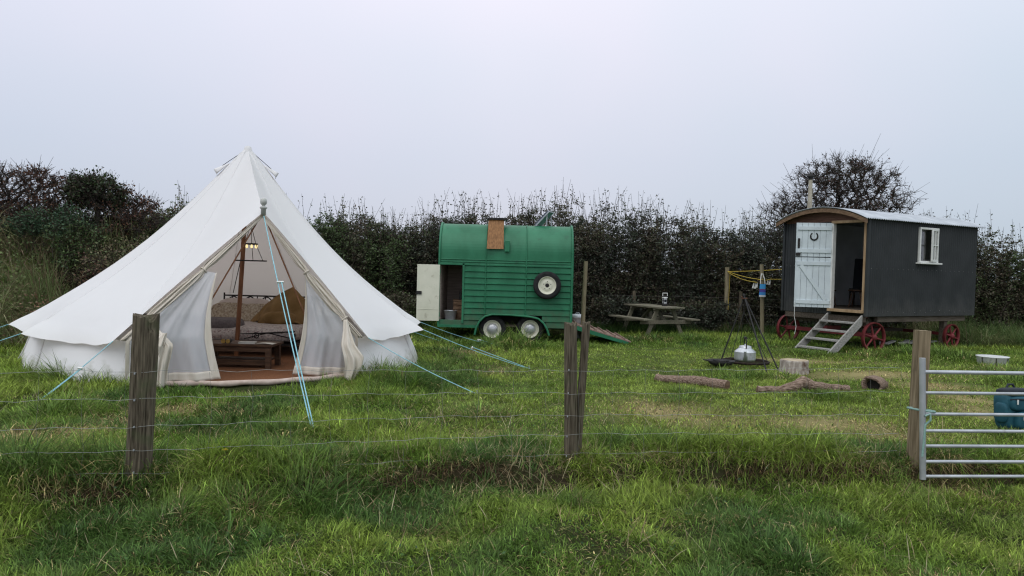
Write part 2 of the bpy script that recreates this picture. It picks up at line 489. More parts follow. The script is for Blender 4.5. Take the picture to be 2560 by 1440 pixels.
def sticks(name, p0, p1, r0, r1, col, parent=None):
    n = len(r0)
    d = p1 - p0; d = d / (np.linalg.norm(d, axis=1)[:, None] + 1e-9)
    ref = np.where(np.abs(d[:, 2:3]) > .9, np.array([[1., 0, 0]]), np.array([[0, 0, 1.]]))
    a = np.cross(d, ref); a /= (np.linalg.norm(a, axis=1)[:, None] + 1e-9)
    b = np.cross(d, a)
    V = np.zeros((n, 6, 3))
    for k in range(3):
        o = a * math.cos(2 * PI * k / 3) + b * math.sin(2 * PI * k / 3)
        V[:, k] = p0 + o * r0[:, None]; V[:, 3 + k] = p1 + o * r1[:, None]
    i = np.arange(n)[:, None] * 6
    F = np.concatenate([i + np.array([[k, (k + 1) % 3, 3 + (k + 1) % 3, 3 + k]]) for k in range(3)], 0)
    C = np.repeat(col[:, None, :], 6, 1)
    return quad_mesh(name, V.reshape(-1, 3), F, C.reshape(-1, 3), M_twig, parent)

def pick(cols, n, jit=.25, rs=None):
    r = rs or RS
    c = np.array(cols)[r.randint(0, len(cols), n)]
    return c * (1 + jit * (r.rand(n, 1) - .5) * 2)

# ================================================================== GROUND
gx = np.concatenate([-np.geomspace(14, 900, 16)[::-1], np.arange(-13.9, 15.9, .11), np.geomspace(16, 900, 16)])
gy = np.concatenate([[-300, -100, -40, -15, -6, -2, 0, 1.5], np.arange(2.6, 24.5, .11), np.geomspace(25, 1200, 18)])
GX, GY = np.meshgrid(gx, gy)
GZ = H(GX.ravel(), GY.ravel())
far = np.clip((np.hypot(GX.ravel(), GY.ravel()) - 30) / 60, 0, 1)
GZ = GZ * (1 - far)
nx, ny = len(gx), len(gy)
ii = np.arange(ny - 1)[:, None] * nx + np.arange(nx - 1)[None, :]
ii = ii.ravel()[:, None]
M_soil = mk("turf_soil", (.035, .034, .014), (.05, .065, .018), .95, 3.0, detail=8, bump=.5, spec=.05, extra=((.075, .062, .028), 1.2, .55, .75))
ground = quad_mesh("ground", np.stack([GX.ravel(), GY.ravel(), GZ], 1), ii + np.array([[0, 1, nx + 1, nx]]), None, M_soil, None, True)
tag(ground, "grassy field that falls away in a low bank along the wire fence", "ground", kind="structure")

# ================================================================== TENT
TC = Vector((-4.55, 12.3, 0.0))
tent = thing("bell_tent", "large white canvas bell tent with its door tied open", "tent", TC)
def tl(p): return Vector(p) - TC
TH0 = rad(-66.3)
ZP, ZE, RT = 3.46, 0.53, 3.17
PEAK = Vector((.15, 0, ZP))          # the pole leans a little to the right
def pol(r, a, z): return Vector((r * math.cos(a), r * math.sin(a), z))
def hip(k, t):
    a = TH0 + rad(30) * k
    z = ZP + (ZE - ZP) * t - .27 * math.sin(PI * t ** .92) ** 1.2 + .05 * max(0, t - .9) * 10
    return pol(.045 + (RT - .045) * t, a, z) + Vector((.15 * (1 - t), 0, 0))
APEX = pol(2.10, rad(-64.4), 2.30) + Vector((.15, 0, 0))
roof = MB()
for k in range(1, 11):
    def fn(u, v, k=k):
        t = v
        a, b = hip(k, t), hip(k + 1, t)
        p = a.lerp(b, u)
        c = 4 * u * (1 - u)
        e_ = 1 - abs(2 * u - 1) ** 2.2
        q = 1 - .012 * c * math.sin(PI * t) - .062 * e_ * t ** 9
        wr = .010 * math.sin(u * 21 + k * 2.1) * (1 - abs(2 * u - 1)) * t ** 5 + .006 * math.sin(u * 9 - v * 6 + k)*c*t
        for uu, k2 in ((u, 0), (1 - u, 1)):                   # tension creases fanning out of each guy point
            a_, r_ = math.atan2((1 - t) * 3.2, uu * 1.65 + 1e-4), math.hypot((1 - t) * 3.2, uu * 1.65)
            wr += .013 * math.sin(a_ * 19 + k + k2) * math.exp(-r_ / .42) * min(1, r_ * 8)
        return Vector((p.x * q, p.y * q, p.z - .012 * c * t - .085 * e_ * t ** 10 + wr))
    roof.grid(fn, 26, 40)
for sgn in (1, -1):
    def fn(u, v, sgn=sgn):
        r = PEAK.lerp(APEX, v); r.z -= .05 * math.sin(PI * v)
        h = hip(sgn, v)
        p = r.lerp(h, u)
        c = 4 * u * (1 - u)
        n = Vector((p.x - .15 * (1 - v), p.y, 0)); n = n.normalized() if n.length > 1e-4 else n
        p -= n * .05 * c * math.sin(PI * v * .9) ; p.z -= .02 * c * v
        # cut edge hangs in a soft hollow
        if v > .85: p.z += .05 * c * (v - .85) / .15
        return p
    roof.grid(fn, 14, 24)
for k in range(1, 12):
    roof.tube([hip(k, .02 + .97 * j / 14) + Vector((0, 0, .0)) for j in range(15)], .0045, 5)
roof.lathe([(.0, .05), (.05, .03), (.065, -.02), (.10, -.09)], 16, Matrix.Translation(PEAK))
roof.build("roof_canvas", M_canvas, tent)
wall = MB()
RW0, RW1 = 3.07, 2.84
def wallpt(k, u, v):
    a = pol(RW0, TH0 + rad(30) * k, -.03).lerp(pol(RW1, TH0 + rad(30) * k, .56), v)
    b = pol(RW0, TH0 + rad(30) * (k + 1), -.03).lerp(pol(RW1, TH0 + rad(30) * (k + 1), .56), v)
    p = a.lerp(b, u)
    q = 1 + .014 * math.sin(PI * u) + .004 * math.sin(u * 16 + k * 1.7) * (1 - v) + .006 * math.sin(u * 7 + v * 4 + k)
    return Vector((p.x * q, p.y * q, p.z))
for k in range(1, 11):
    wall.grid(lambda u, v, k=k: wallpt(k, u, v), 14, 6)
    wall.tube([wallpt(k, 0, v / 4) * 1.003 for v in range(5)], .012, 5)
wall.grid(lambda u, v: wallpt(-1, u * .24, v), 6, 6)
wall.grid(lambda u, v: wallpt(0, .90 + u * .10, v), 4, 6)
wall.build("wall_canvas", M_canvas_wall, tent)

# the door cloth gathered along each side of the opening, pinched by two ties
V_R, V_L = hip(1, 1), hip(-1, 1)
out_dir = pol(1, rad(-65), 0)
lat = Vector((-out_dir.y, out_dir.x, 0))          # towards the right-hand side seen from the camera
if lat.x < 0: lat = -lat
tie_at = {}
def pinch(s):
    k = 1.0
    for c in (.47, .84): k *= 1 - .62 * math.exp(-((s - c) / .035) ** 2)
    return k
for sgn, VV in ((1, V_R), (-1, V_L)):
    def centre(s, VV=VV, sgn=sgn):
        w = .03 + .10 * min(1, s * 1.8)
        return APEX.lerp(VV, s) - lat * sgn * (.01 + w * .62) - out_dir * .05 + Vector((0, 0, -.015))
    def fn(u, s, VV=VV, sgn=sgn):
        w = (.045 + .135 * min(1, s * 1.6)) * (.55 + .45 * pinch(s)) * pinch(s) ** .5 * (1 if s < .84 else .45)
        p = centre(s)
        fold = (.020 * math.sin(u * 19 + 2.2 * math.sin(s * 5)) + .012 * math.sin(u * 31 + s * 7 + sgn)) * min(1, s * 4) * pinch(s)
        bulge = .035 * math.sin(PI * u) * min(1, s * 3)
        return p + lat * sgn * w * (.5 - u) + out_dir * (fold + bulge) + Vector((0, 0, .004 * math.sin(u * 14)))
    tie_at[sgn] = centre(.845) + out_dir * .03
    fl = MB(); fl.grid(lambda u, v, fn=fn: fn(u, .005 + .985 * v), 30, 70)
    fo = fl.build("door_flap", M_cream, tent, solid=.006)
    for s in (.47, .84):
        tie = MB(); c = centre(s)
        d = (centre(s + .02) - centre(s - .02)).normalized()
        A = axis_matrix(c + out_dir * .012, d)
        tie.tube([A @ Vector((.045 * math.cos(a), .045 * math.sin(a), 0)) for a in [2 * PI * q / 10 for q in range(10)]], .010, 6, closed=True)
        tie.build("tie_tape", M_cream, fo)

# mesh curtains with cloth hems
M_mesh = mk("insect_mesh", (.74, .76, .80), (.82, .84, .88), .9, 7, (1, 1, .3), trans=.30, spec=.05)
def make_mesh_see():
    nt, L = M_mesh.node_tree.nodes, M_mesh.node_tree.links
    out = nt["Material Output"]
    src = out.inputs["Surface"].links[0].from_socket
    tp = nt.new("ShaderNodeBsdfTransparent"); ms = nt.new("ShaderNodeMixShader"); ms.inputs[0].default_value = .27
    L.new(src, ms.inputs[1]); L.new(tp.outputs[0], ms.inputs[2]); L.new(ms.outputs[0], out.inputs["Surface"])
make_mesh_see()
def curtain(sgn, tie_w, foot_w, belly):
    VV = V_R if sgn > 0 else V_L
    base = pol(2.95, TH0 + rad(30) * sgn, 0)
    edge0 = APEX.lerp(VV, .47) - lat * sgn * .13 - out_dir * .05
    T, I1 = tl(tie_w), tl(foot_w)
    def outer(v):
        if v < .62: return edge0.lerp(VV - lat * sgn * .14 - out_dir * .06, v / .62)
        a = VV - lat * sgn * .14 - out_dir * .06
        b = base - lat * sgn * .02 + Vector((0, 0, .02)); return a.lerp(b, (v - .62) / .38)
    def inner(v):
        p = T.lerp(I1, v)
        p = p + lat * sgn * (belly * math.sin(PI * v) - .07 * v * v * 0)
        return p
    def fn(u, v):
        a, b = outer(v), inner(v)
        p = a.lerp(b, u)
        p.z = a.z + (b.z - a.z) * (u ** 1.2)
        fold = .042 * math.sin(u * 17 + 2.6 * v + sgn) * v * (1 - .2 * u) + .04 * math.sin(u * 7 + 3 * v) * v + .012 * math.sin(u * 41 - 4 * v) * v
        return p + out_dir * fold
    g = MB(); g.grid(lambda u, v: fn(.04 + .87 * u, .02 + .90 * v), 44, 34)
    c = g.build("mesh_curtain", M_mesh, tent)
    h = MB()
    h.grid(lambda u, v: fn(.91 + .09 * u, .02 + .98 * v) + out_dir * .012, 4, 34)
    h.grid(lambda u, v: fn(.02 + .98 * u, .92 + .08 * v) + out_dir * .012, 44, 4)
    h.grid(lambda u, v: fn(.0 + .045 * u, .02 + .98 * v) + out_dir * .012, 3, 34)
    h.build("curtain_hem", M_cream, c, solid=.004)
curtain(1, (-2.90, 10.42, 1.47), (-3.02, 10.30, .06), .06)
curtain(-1, (-3.93, 9.92, 1.47), (-3.74, 9.62, .07), .10)

# tails of cloth hanging below the lower ties
def tail(path, widths, sgn, amp):
    pts = [tl(P(*q)) for q in path]
    if amp < .1 and len(path) > 4:
        pts[0] = tie_at[sgn]; pts[1] = tie_at[sgn] * .55 + pts[2] * .45
    n = len(pts)
    def at(v, arr):
        f = v * (n - 1); i = min(int(f), n - 2); t = f - i
        return arr[i] * (1 - t) + arr[i + 1] * t
    def fn(u, v):
        p, w = at(v, pts), at(v, widths)
        fold = amp * (math.sin(u * 13 + 2 * v + sgn) + .6 * math.sin(u * 23 - 3 * v)) * min(1, .3 + v) * (w / .2 + .3)
        return p + lat * w * (u - .5) + out_dir * (fold + .05 * math.sin(PI * u)) + Vector((0, 0, .05 * (1 - v) * 0 - .04 * math.sin(PI * u) * v))
    g = MB(); g.grid(fn, 30, 26)
    g.build("tied_cloth", M_cream, tent, solid=.006)
tail([(857, 815, 10.30), (861, 832, 10.26), (870, 862, 10.2), (884, 892, 10.16), (884, 916, 10.15), (874, 944, 10.15)], [.055, .10, .19, .27, .22, .15], 1, .020)
tail([(434, 812, 9.30), (428, 832, 9.26), (418, 862, 9.22), (410, 895, 9.2), (404, 925, 9.2), (402, 962, 9.2)], [.07, .10, .14, .15, .14, .13], -1, .016)
tail([(412, 832, 9.24), (404, 845, 9.2), (398, 860, 9.16), (400, 884, 9.2)], [.05, .10, .12, .04], -1, .02)

# vents just below the peak, each with its cord from the tip
for a_ in (rad(203), rad(14)):
    vb = MB()
    d = pol(1, a_, 0); s_ = Vector((-d.y, d.x, 0))
    def fn(u, v, d=d, s_=s_):
        th = PI * (u * 1.0)
        r = .010 + .055 * v
        c = d * (.27 + .19 * v) + Vector((.135, 0, 3.19 - .17 * v))
        return c + s_ * math.cos(th) * r + (d * .55 + Vector((0, 0, .83))) * math.sin(th) * r * 1.2
    vb.grid(fn, 12, 6)
    vb.lathe([(.0, 0), (.05, .0)], 12, axis_matrix(d * .45 + Vector((.135, 0, 3.035)), d + Vector((0, 0, .1))))
    vo = vb.build("vent_hood", M_canvas, tent, solid=.006)
    cord = MB(); cord.tube([PEAK + Vector((0, 0, .0)), d * .26 + Vector((.14, 0, 3.25)), d * .45 + Vector((.135, 0, 3.09))], .005, 5); cord.build("vent_cord", M_dark, vo)
# finial of the door frame
fb = MB()
fp = APEX + Vector((0, 0, -.02))
fb.lathe([(.0, -.02), (.035, -.02), (.035, .06), (.05, .07), (.05, .09), (.022, .10), (.022, .115), (.04, .13), (.048, .16), (.04, .195), (.02, .215), (0, .22)], 14, Matrix.Translation(fp))
fb.build("finial", mk("finial_paint", (.42, .43, .41), (.52, .53, .5), .6), tent)
# poles of the door frame, seen along the right-hand flap
for sgn in (1, -1):
    foot = pol(2.62, rad(-65) + rad(24) * sgn, .03)
    ap = MB(); ap.tube([APEX - out_dir * .06, foot], .0105, 7)
    ap.build("door_pole", M_pole, tent)
pb = MB(); pb.tube([Vector((.0, .03, .03)), Vector((.09, .01, 1.7)), PEAK - Vector((0, 0, .03))], .036, 12)
pb.build("centre_pole", M_pole, tent)
b = MB(); b.tube([tl(P(604, 640, 12.5)), tl(P(583, 732, 12.9))], .007, 5); b.build("inner_cord", M_dark, tent)
# floor and door sill
fl = MB()
ring = []
for j in range(48):
    a = TH0 + rad(28) + (2 * PI - rad(56)) * j / 47
    ring.append(pol(2.86, a, .022))
la, ra = ring[-1], ring[0]
for j in range(1, 12):
    u = j / 12
    p = la.lerp(ra, u) + out_dir * .30 * math.sin(PI * u); ring.append(p)
fl.prism(ring, (0, 0, -.02))
fl.build("coir_floor", M_coir, tent)
sl = MB()
pts, rr = [], []
M_sill = mk("groundsheet_lip", (.46, .36, .30), (.60, .50, .44), .8, 12, bump=.2)
for j in range(33):
    u = j / 32
    p = la.lerp(ra, u) + out_dir * (.33 * math.sin(PI * u) + .02) + Vector((0, 0, .005 + .006 * math.sin(j * .9)))
    pts.append(p); rr.append(.036 + .004 * math.sin(j * 1.1))
sl.tube(pts, rr, 10)
sl.build("door_sill", M_sill, tent)

# guy ropes and pegs
def guy(a, b, slide=None, r=.0055):
    a, b = Vector(a), Vector(b)
    g = MB()
    n = 9
    pts = [tl(a.lerp(b, i / n)) - Vector((0, 0, .05 * math.sin(PI * i / n) * min(1, (b - a).length / 3))) for i in range(n + 1)]
    g.tube(pts, r, 6)
    if slide is not None:
        o = Vector((.035, 0, .0))
        q = [tl(a.lerp(b, slide + (1 - slide) * i / 5)) + o * (1 - i / 5 * .4) for i in range(6)]
        g.tube(q, r, 6)
    o = g.build("guy_rope", M_rope, tent)
    if slide is not None:
        sb = MB(); c = tl(a.lerp(b, slide)) + Vector((.018, 0, 0))
        d = (b - a).normalized()
        R = d.to_track_quat('X', 'Z').to_matrix()
        sb.box(c, (.02, .085, .03), R)
        sb.build("rope_slider", M_whitef, o, bevel=.004)
    pg = MB(); pg.tube([tl(b) + Vector((0, 0, .05)), tl(b) + Vector((.02, 0, -.08))], .007, 6)
    pg.build("tent_peg", M_galv, tent)
def Hp(px, py):
    p = G(px, py, 0.0); p = G(px, py, zg(p.x, p.y)); return p
guy(TC + APEX + out_dir * .06 + Vector((0, 0, -.06)), Hp(779, 1072), .40, .0068)
guy(TC + hip(1, 1), Hp(1192, 985))
guy(TC + hip(2, 1), Hp(1322, 922), .45)
guy(TC + hip(3, 1), Hp(1250, 866), .70)
guy(TC + hip(-1, 1), Hp(96, 1002), .48)
guy(TC + hip(-2, 1), Vector((-7.75, 8.7, zg(-7.75, 8.7))))
guy(TC + hip(-3, 1), Vector((-9.2, 10.7, zg(-9.2, 10.7))))
guy(TC + hip(-4, 1), Vector((-9.0, 13.6, zg(-9.0, 13.6))))
guy(TC + hip(4, 1), Vector((-1.4, 16.4, zg(-1.4, 16.4))))

# ---------------------------------------------------- inside the tent
bed = thing("bed", "black iron framed bed with pale patterned bedding inside the tent", "bed", (-4.56, 13.35, .022))
hx = .95
hb = MB()
hb.tube([(-hx, .92, .0), (-hx, .92, .98)], .016, 8); hb.tube([(hx, .92, 0), (hx, .92, .98)], .016, 8)
hb.tube([(-hx, .92, .93), (hx, .92, .93)], .014, 8); hb.tube([(-hx, .92, .40), (hx, .92, .40)], .012, 8)
nb = 12
for i in range(nb + 1):
    x = -hx + 2 * hx * i / nb
    hb.tube([(x, .92, .40), (x, .92, .93)], .010, 6)
for i in range(0, nb - 1, 2):
    x0 = -hx + 2 * hx * i / nb + .02; w = 2 * hx / nb * 2
    hb.tube([(x0 + w * j / 10, .92, .76 + .15 * math.sin(PI * j / 10)) for j in range(11)], .012, 6)
hb.build("headboard", M_black, bed)
fbm = MB()
for sx in (-hx, hx):
    fbm.tube([(sx, -.92, 0), (sx, -.92, .40)], .014, 8)
fbm.tube([(-hx, -.92, .26), (hx, -.92, .26)], .011, 8)
fbm.tube([(-.2, -.92, .36), (.25, -.92, .38), (hx, -.92, .43)], .012, 8)
fbm.tube([(.1, -.92, .29), (.5, -.92, .40), (hx, -.92, .30)], .009, 6)
fbm.tube([(.30 + (.012 + .055 * j / 16) * math.cos(j * .62), -.92, .345 + (.012 + .055 * j / 16) * math.sin(j * .62)) for j in range(17)], .009, 6)
fbm.build("footboard", M_black, bed)
rl = MB()
for sx in (-hx, hx): rl.box((sx, 0, .22), (.03, 1.84, .05))
rl.box((0, 0, .2), (1.88, 1.8, .02))
rl.build("bed_base", M_black, bed)
M_bedding = mk("patterned_bedding", (.42, .38, .37), (.58, .53, .50), .9, 22, bump=.1, lo=.42, hi=.56, extra=((.30, .22, .22), 30, .56, .62))
mt = MB(); mt.blob((0, 0, .36), (1.9, 1.86, .26), 10, 28, .3, .02); mt.build("mattress", M_bedding, bed)
M_pillow = mk("quilted_pillow", (.33, .27, .20), (.48, .42, .33), .9, 26, bump=.3, lo=.42, hi=.58, extra=((.22, .16, .13), 18, .58, .64))
M_pillow2 = mk("pale_pillow", (.52, .45, .42), (.60, .53, .50), .9, 6, bump=.1)
def pillow(label, c, size, tiltx, rz, mat, nm="pillow"):
    o = thing(nm, label, "pillow", c, rz)
    b = MB(); R = Matrix.Rotation(tiltx, 3, 'X')
    b.blob((0, 0, size[2] * .0), size, 10, 22, .5, .05, R)
    b.build("cushion", mat, o, subsurf=1)
    return o
pillow("pale plain pillow lying against the iron headboard at the back of the bed", (-5.05, 14.08, .68), (1.05, .50, .18), rad(62), 0, M_pillow2)
pillow("beige quilted patterned pillow leaning in front of the pale pillow, left part", (-5.24, 13.86, .63), (.74, .44, .16), rad(58), rad(3), M_pillow)
pillow("beige lace patterned pillow between the tent pole and the brown duvet", (-4.72, 13.78, .64), (.60, .42, .16), rad(55), rad(-6), M_pillow)
gr = thing("throw", "dark grey folded throw on the bed's front left corner", "blanket", (-5.05, 12.72, .50))
b = MB(); b.blob((0, 0, .02), (.95, .60, .24), 8, 20, .5, .10); b.build("folded_cloth", mk("grey_wool", (.12, .105, .11), (.18, .16, .165), .95, 20, bump=.4), gr, subsurf=1)
dv = thing("duvet", "mustard brown duvet heaped up at the head of the bed", "duvet", (-4.16, 13.55, .50))
b = MB()
def dfn(u, v):
    a = 2 * PI * u
    zz = v
    peak = Vector((.12, .18, .66))
    r = (1 - zz ** 1.5) * (1 + .13 * math.sin(3 * a + 5 * zz) + .09 * math.sin(5 * a - 3 * zz) + .04 * math.sin(11 * a + 9 * zz))
    p = Vector((.56 * math.cos(a) * r, .33 * math.sin(a) * r, -.04)).lerp(peak, 0)
    return Vector((p.x + peak.x * zz + .10 * math.cos(a) * zz * (1 - zz), p.y + peak.y * zz, zz * peak.z + .05 * math.sin(a * 4 + 6 * zz) * (1 - zz)))
b.grid(dfn, 48, 20)
b.build("folded_cloth", mk("mustard_cloth", (.17, .10, .035), (.26, .16, .065), .85, 5, bump=.3), dv)
dv2 = MB(); dv2.blob((.02, -.24, .10), (.62, .30, .26), 8, 18, .7, .06); dv2.build("rolled_edge", bpy.data.materials["mustard_cloth"], dv, subsurf=1)

ct = thing("coffee_table", "low dark wooden coffee table on the tent's brown floor", "coffee table", (-4.06, 11.22, .022))
b = MB()
for i in range(4): b.box((0, -.21 + .14 * i, .345), (1.10, .136, .035))
b.build("table_top", M_dkwood, ct, bevel=.004)
for sx in (-.48, .48):
    for sy in (-.22, .22):
        b = MB(); b.box((sx, sy, .163), (.075, .075, .326)); b.build("leg", M_dkwood, ct, bevel=.004)
b = MB(); b.box((0, -.235, .285), (.88, .03, .07)); b.box((0, .235, .285), (.88, .03, .07)); b.build("apron", M_dkwood, ct)
b = MB()
for i in range(3): b.box((0, -.13 + .13 * i, .11), (.9, .12, .025))
b.box((0, -.17, .07), (.9, .03, .05))
b.build("shelf", M_dkwood, ct, bevel=.003)
bn = thing("binoculars", "small black and brass binoculars on the coffee table's left", "binoculars", (-4.22, 11.06, .387))
b = MB()
for sx in (-.035, .035):
    b.tube([(sx, -.06, .03), (sx, .02, .03), (sx, .07, .03)], [.03, .028, .02], 12)
b.box((0, .02, .03), (.05, .04, .02)); b.build("body", M_black, bn)
b = MB()
for sx in (-.035, .035): b.tube([(sx, -.063, .03), (sx, -.05, .03)], .032, 12)
b.build("brass_ring", mk("brass", (.38, .24, .07), (.48, .32, .1), .35, metal=.7), bn)
bk = thing("book", "pale paperback book lying on the coffee table", "book", (-3.92, 11.08, .385), rad(8))
b = MB(); b.box((0, 0, .004), (.24, .17, .006)); b.box((0, 0, .022), (.24, .17, .005)); b.build("cover", plain("book_cover", (.42, .42, .40)), bk)
b = MB(); b.box((0, .002, .013), (.23, .16, .012)); b.build("pages", plain("paper", (.6, .58, .52)), bk)
pp = thing("leaflet", "white folded leaflet beside the book on the coffee table", "leaflet", (-3.64, 11.07, .387), rad(-6))
b = MB(); b.grid(lambda u, v: Vector((-.13 + .26 * u, -.08 + .16 * v, .002 + .012 * abs(math.sin(PI * u)))), 8, 2); b.build("sheet", bpy.data.materials["paper"], pp, solid=.002)

ch = thing("chandelier", "two tier black iron ring chandelier hanging in the tent", "chandelier", (-4.24, 12.05, 1.62))
def ring_pts(r, z, n=28, c=(0, 0)): return [Vector((c[0] + r * math.cos(2 * PI * i / n), c[1] + r * math.sin(2 * PI * i / n), z)) for i in range(n)]
b = MB(); b.tube(ring_pts(.245, 0), .012, 6, closed=True); b.build("lower_ring", M_black, ch)
b = MB(); b.tube(ring_pts(.10, .27), .014, 6, closed=True); b.build("upper_ring", M_black, ch)
for i in range(3):
    a = rad(100) + 2 * PI * i / 3
    b = MB(); b.tube([pol(.245, a, 0), pol(.10, a, .27), pol(.01, a, .55)], .005, 5); b.build("chain", M_black, ch)
b = MB(); b.tube([(0, 0, .54), (-.05, .05, 1.35)], .005, 5); b.build("hanging_cord", M_black, ch)
M_bulb = bpy.data.materials.new("warm_bulb"); M_bulb.use_nodes = True
_pb = M_bulb.node_tree.nodes["Principled BSDF"]
_pb.inputs["Base Color"].default_value = (.8, .7, .4, 1); _pb.inputs["Emission Color"].default_value = (1, .78, .38, 1); _pb.inputs["Emission Strength"].default_value = 1.0
for i in range(4):
    a = rad(-110) + rad(48) * i
    q = pol(.095, a, .235)
    b = MB(); b.lathe([(0, -.035), (.016, -.028), (.02, -.01), (.014, .012), (.01, .03)], 10, Matrix.Translation(q)); b.build("bulb", M_bulb, ch)

# ================================================================== HORSE TRAILER
TY = 17.0
trl = thing("horse_trailer", "dark green ribbed horse trailer with a round roof and an open cream side door", "trailer", (0, TY, 0))
def T(px, py, dy=0.0):
    p = P(px, py, TY); return Vector((p.x, dy, p.z))
x0, x1 = T(1097, 690).x, T(1431, 690).x
zt, zb = T(1265, 559).z, T(1265, 818).z
zband = T(1265, 651).z
xd0, xd1 = T(1100, 740).x + .015, T(1156, 740).x
zd1, zd0 = T(1128, 662).z, T(1128, 803).z
TW = 1.9
def section(n=16):
    """half-profile of the near side going up: (outward depth y, z)"""
    pts = []
    zc = zband + .16
    for i in range(n + 1):
        a = (PI / 2) * i / n
        pts.append((.62 * (1 - math.cos(a)), zc + (zt - zc) * math.sin(a)))
    return pts
sec = [(0, zband)] + section() + [(TW - y, z) for y, z in section()[::-1]] + [(TW, zband), (TW, zb)]
b = MB()
ns = 30
for i in range(len(sec) - 1):
    a, c = sec[i], sec[i + 1]
    for k in range(ns):
        u0, u1 = x0 + (x1 - x0) * k / ns, x0 + (x1 - x0) * (k + 1) / ns
        b.add([(u0, a[0], a[1]), (u1, a[0], a[1]), (u1, c[0], c[1]), (u0, c[0], c[1])], [(0, 1, 2, 3)], 0 < i < len(sec) - 3)
b.build("roof_shell", M_green, trl)
# end panels
for xx, nm in ((x0, "front_panel"), (x1, "rear_panel")):
    b = MB()
    prof = [(0, zb)] + sec
    b.prism([(xx - .012, y, z) for y, z in prof], (.024, 0, 0))
    b.build(nm, M_green, trl)
# ribbed side: every board leans out at its foot and throws its own shadow line
arch_l, arch_r, arch_t = T(1203, 820).x, T(1366, 820).x, T(1285, 790).z
b = MB()
nbd = 11
bh = (zband - zb) / nbd
def arch_half(z):
    """x-range hidden by the wheel arch at height z"""
    if z >= arch_t: return None
    k = math.sqrt(max(0, 1 - ((z - zb + .12) / (arch_t - zb + .12)) ** 2))
    c = (arch_l + arch_r) / 2; w = (arch_r - arch_l) / 2
    return c - w * (.62 + .38 * k), c + w * (.62 + .38 * k)
def board(xa, xb, za, zc):
    prof = [(0.006, zc), (-.004, zc - .010), (-.010, za + .030), (-.030, za + .022), (-.030, za + .006), (0.004, za)]
    vs = [(xa, y, z) for y, z in prof] + [(xb, y, z) for y, z in prof]
    n = len(prof)
    fs = [(i, n + i, n + i + 1, i + 1) for i in range(n - 1)] + [tuple(range(n)), tuple(range(2 * n - 1, n - 1, -1))]
    b.add(vs, fs)
for i in range(nbd):
    za, zc = zb + bh * i, zb + bh * (i + 1)
    lo = x0 + .012
    if zd0 - .03 < (za + zc) / 2 < zd1 + .03: lo = xd1 + .03
    ah = arch_half(za + .3 * bh)
    if ah:
        if ah[0] > lo: board(lo, ah[0], za, zc)
        board(ah[1], x1 - .012, za, zc)
    else:
        board(lo, x1 - .012, za, zc)
b.build("side_panel", M_green_side, trl)
b = MB()
for py in (651, 657, 663):
    z = T(1265, py).z
    b.tube([(x0, -.012, z + .0), (x1, -.012, z)], .012, 6)
for px in (1214, 1315):
    x = T(px, 700).x
    b.tube([(x, -.028, zb + .28)] + [(x, -.02, zband - .1)] + [(x, y - .012, z + .01) for y, z in section(10)], .013, 6)
b.build("seam_strip", M_green, trl)
b = MB()
for xx in (x0 + .01, x1 - .01):
    b = MB(); b.tube([(xx, -.016, zb)] + [(xx, y - .016, z + .012) for y, z in section(12)] + [(xx, TW / 2, zt + .012)], .026, 8)
    b.build("edge_frame", M_green, trl)
b = MB()
for xx in (xd1 + .015,):
    b.box((xx, -.014, (zd0 + zd1) / 2), (.045, .05, zd1 - zd0 + .08))
b.box(((xd0 + xd1) / 2, -.014, zd1 + .03), (xd1 - xd0 + .06, .05, .05))
b.build("door_surround", M_green, trl)
b = MB(); b.box(((x0 + arch_l) / 2, -.016, zb + .0), (arch_l - x0, .06, .06)); b.build("sill_rail", M_green, trl)
# inner linings and floor
b = MB()
b.box(((x0 + x1) / 2, TW / 2, zb + .03), (x1 - x0 - .05, TW - .06, .05))
b.build("trailer_floor", M_beam, trl)
b = MB()
b.box(((x0 + x1) / 2, TW - .03, (zb + zband) / 2 + .06), (x1 - x0 - .06, .02, zband - zb - .06))
b.box((xd1 + .30, .8, (zb + zband) / 2 + .06), (.03, 1.5, zband - zb - .06))
b.box((x0 + .03, TW / 2, (zb + zband) / 2 + .06), (.02, TW - .1, zband - zb - .06))
for i in range(9):
    b.box((xd1 + .28, .8, zd0 + .06 + i * .15), (.02, 1.48, .012))
b.build("inner_lining", M_boards_in, trl)
# cream door, swung right back along the front
dr = MB()
dx0, dx1 = T(1043, 730).x, T(1099, 730).x
dz1, dz0 = T(1070, 661).z, T(1070, 801).z
hx_ = Vector((dx1, -.045, 0))
dR = Matrix.Translation(hx_) @ Matrix.Rotation(rad(4), 4, 'Z') @ Matrix.Translation(-hx_)
dr.M = dR
dr.box(((dx0 + dx1) / 2, -.045, (dz0 + dz1) / 2), (dx1 - dx0, .035, dz1 - dz0))
dr.box(((dx0 + dx1) / 2, -.066, dz0 + .26), (dx1 - dx0 - .05, .006, .012))
door = dr.build("side_door", M_cream_paint, trl, bevel=.004)
b = MB(); b.M = dR
zl = T(1050, 731).z
b.box((dx0 + .05, -.075, zl), (.12, .03, .075)); b.build("latch", M_black, door, bevel=.004)
for zz in (dz0 + .15, dz1 - .15):
    b = MB(); b.M = dR; b.tube([(dx1 + .004, -.05, zz - .05), (dx1 + .004, -.05, zz + .05)], .014, 8); b.build("hinge", M_green, door)
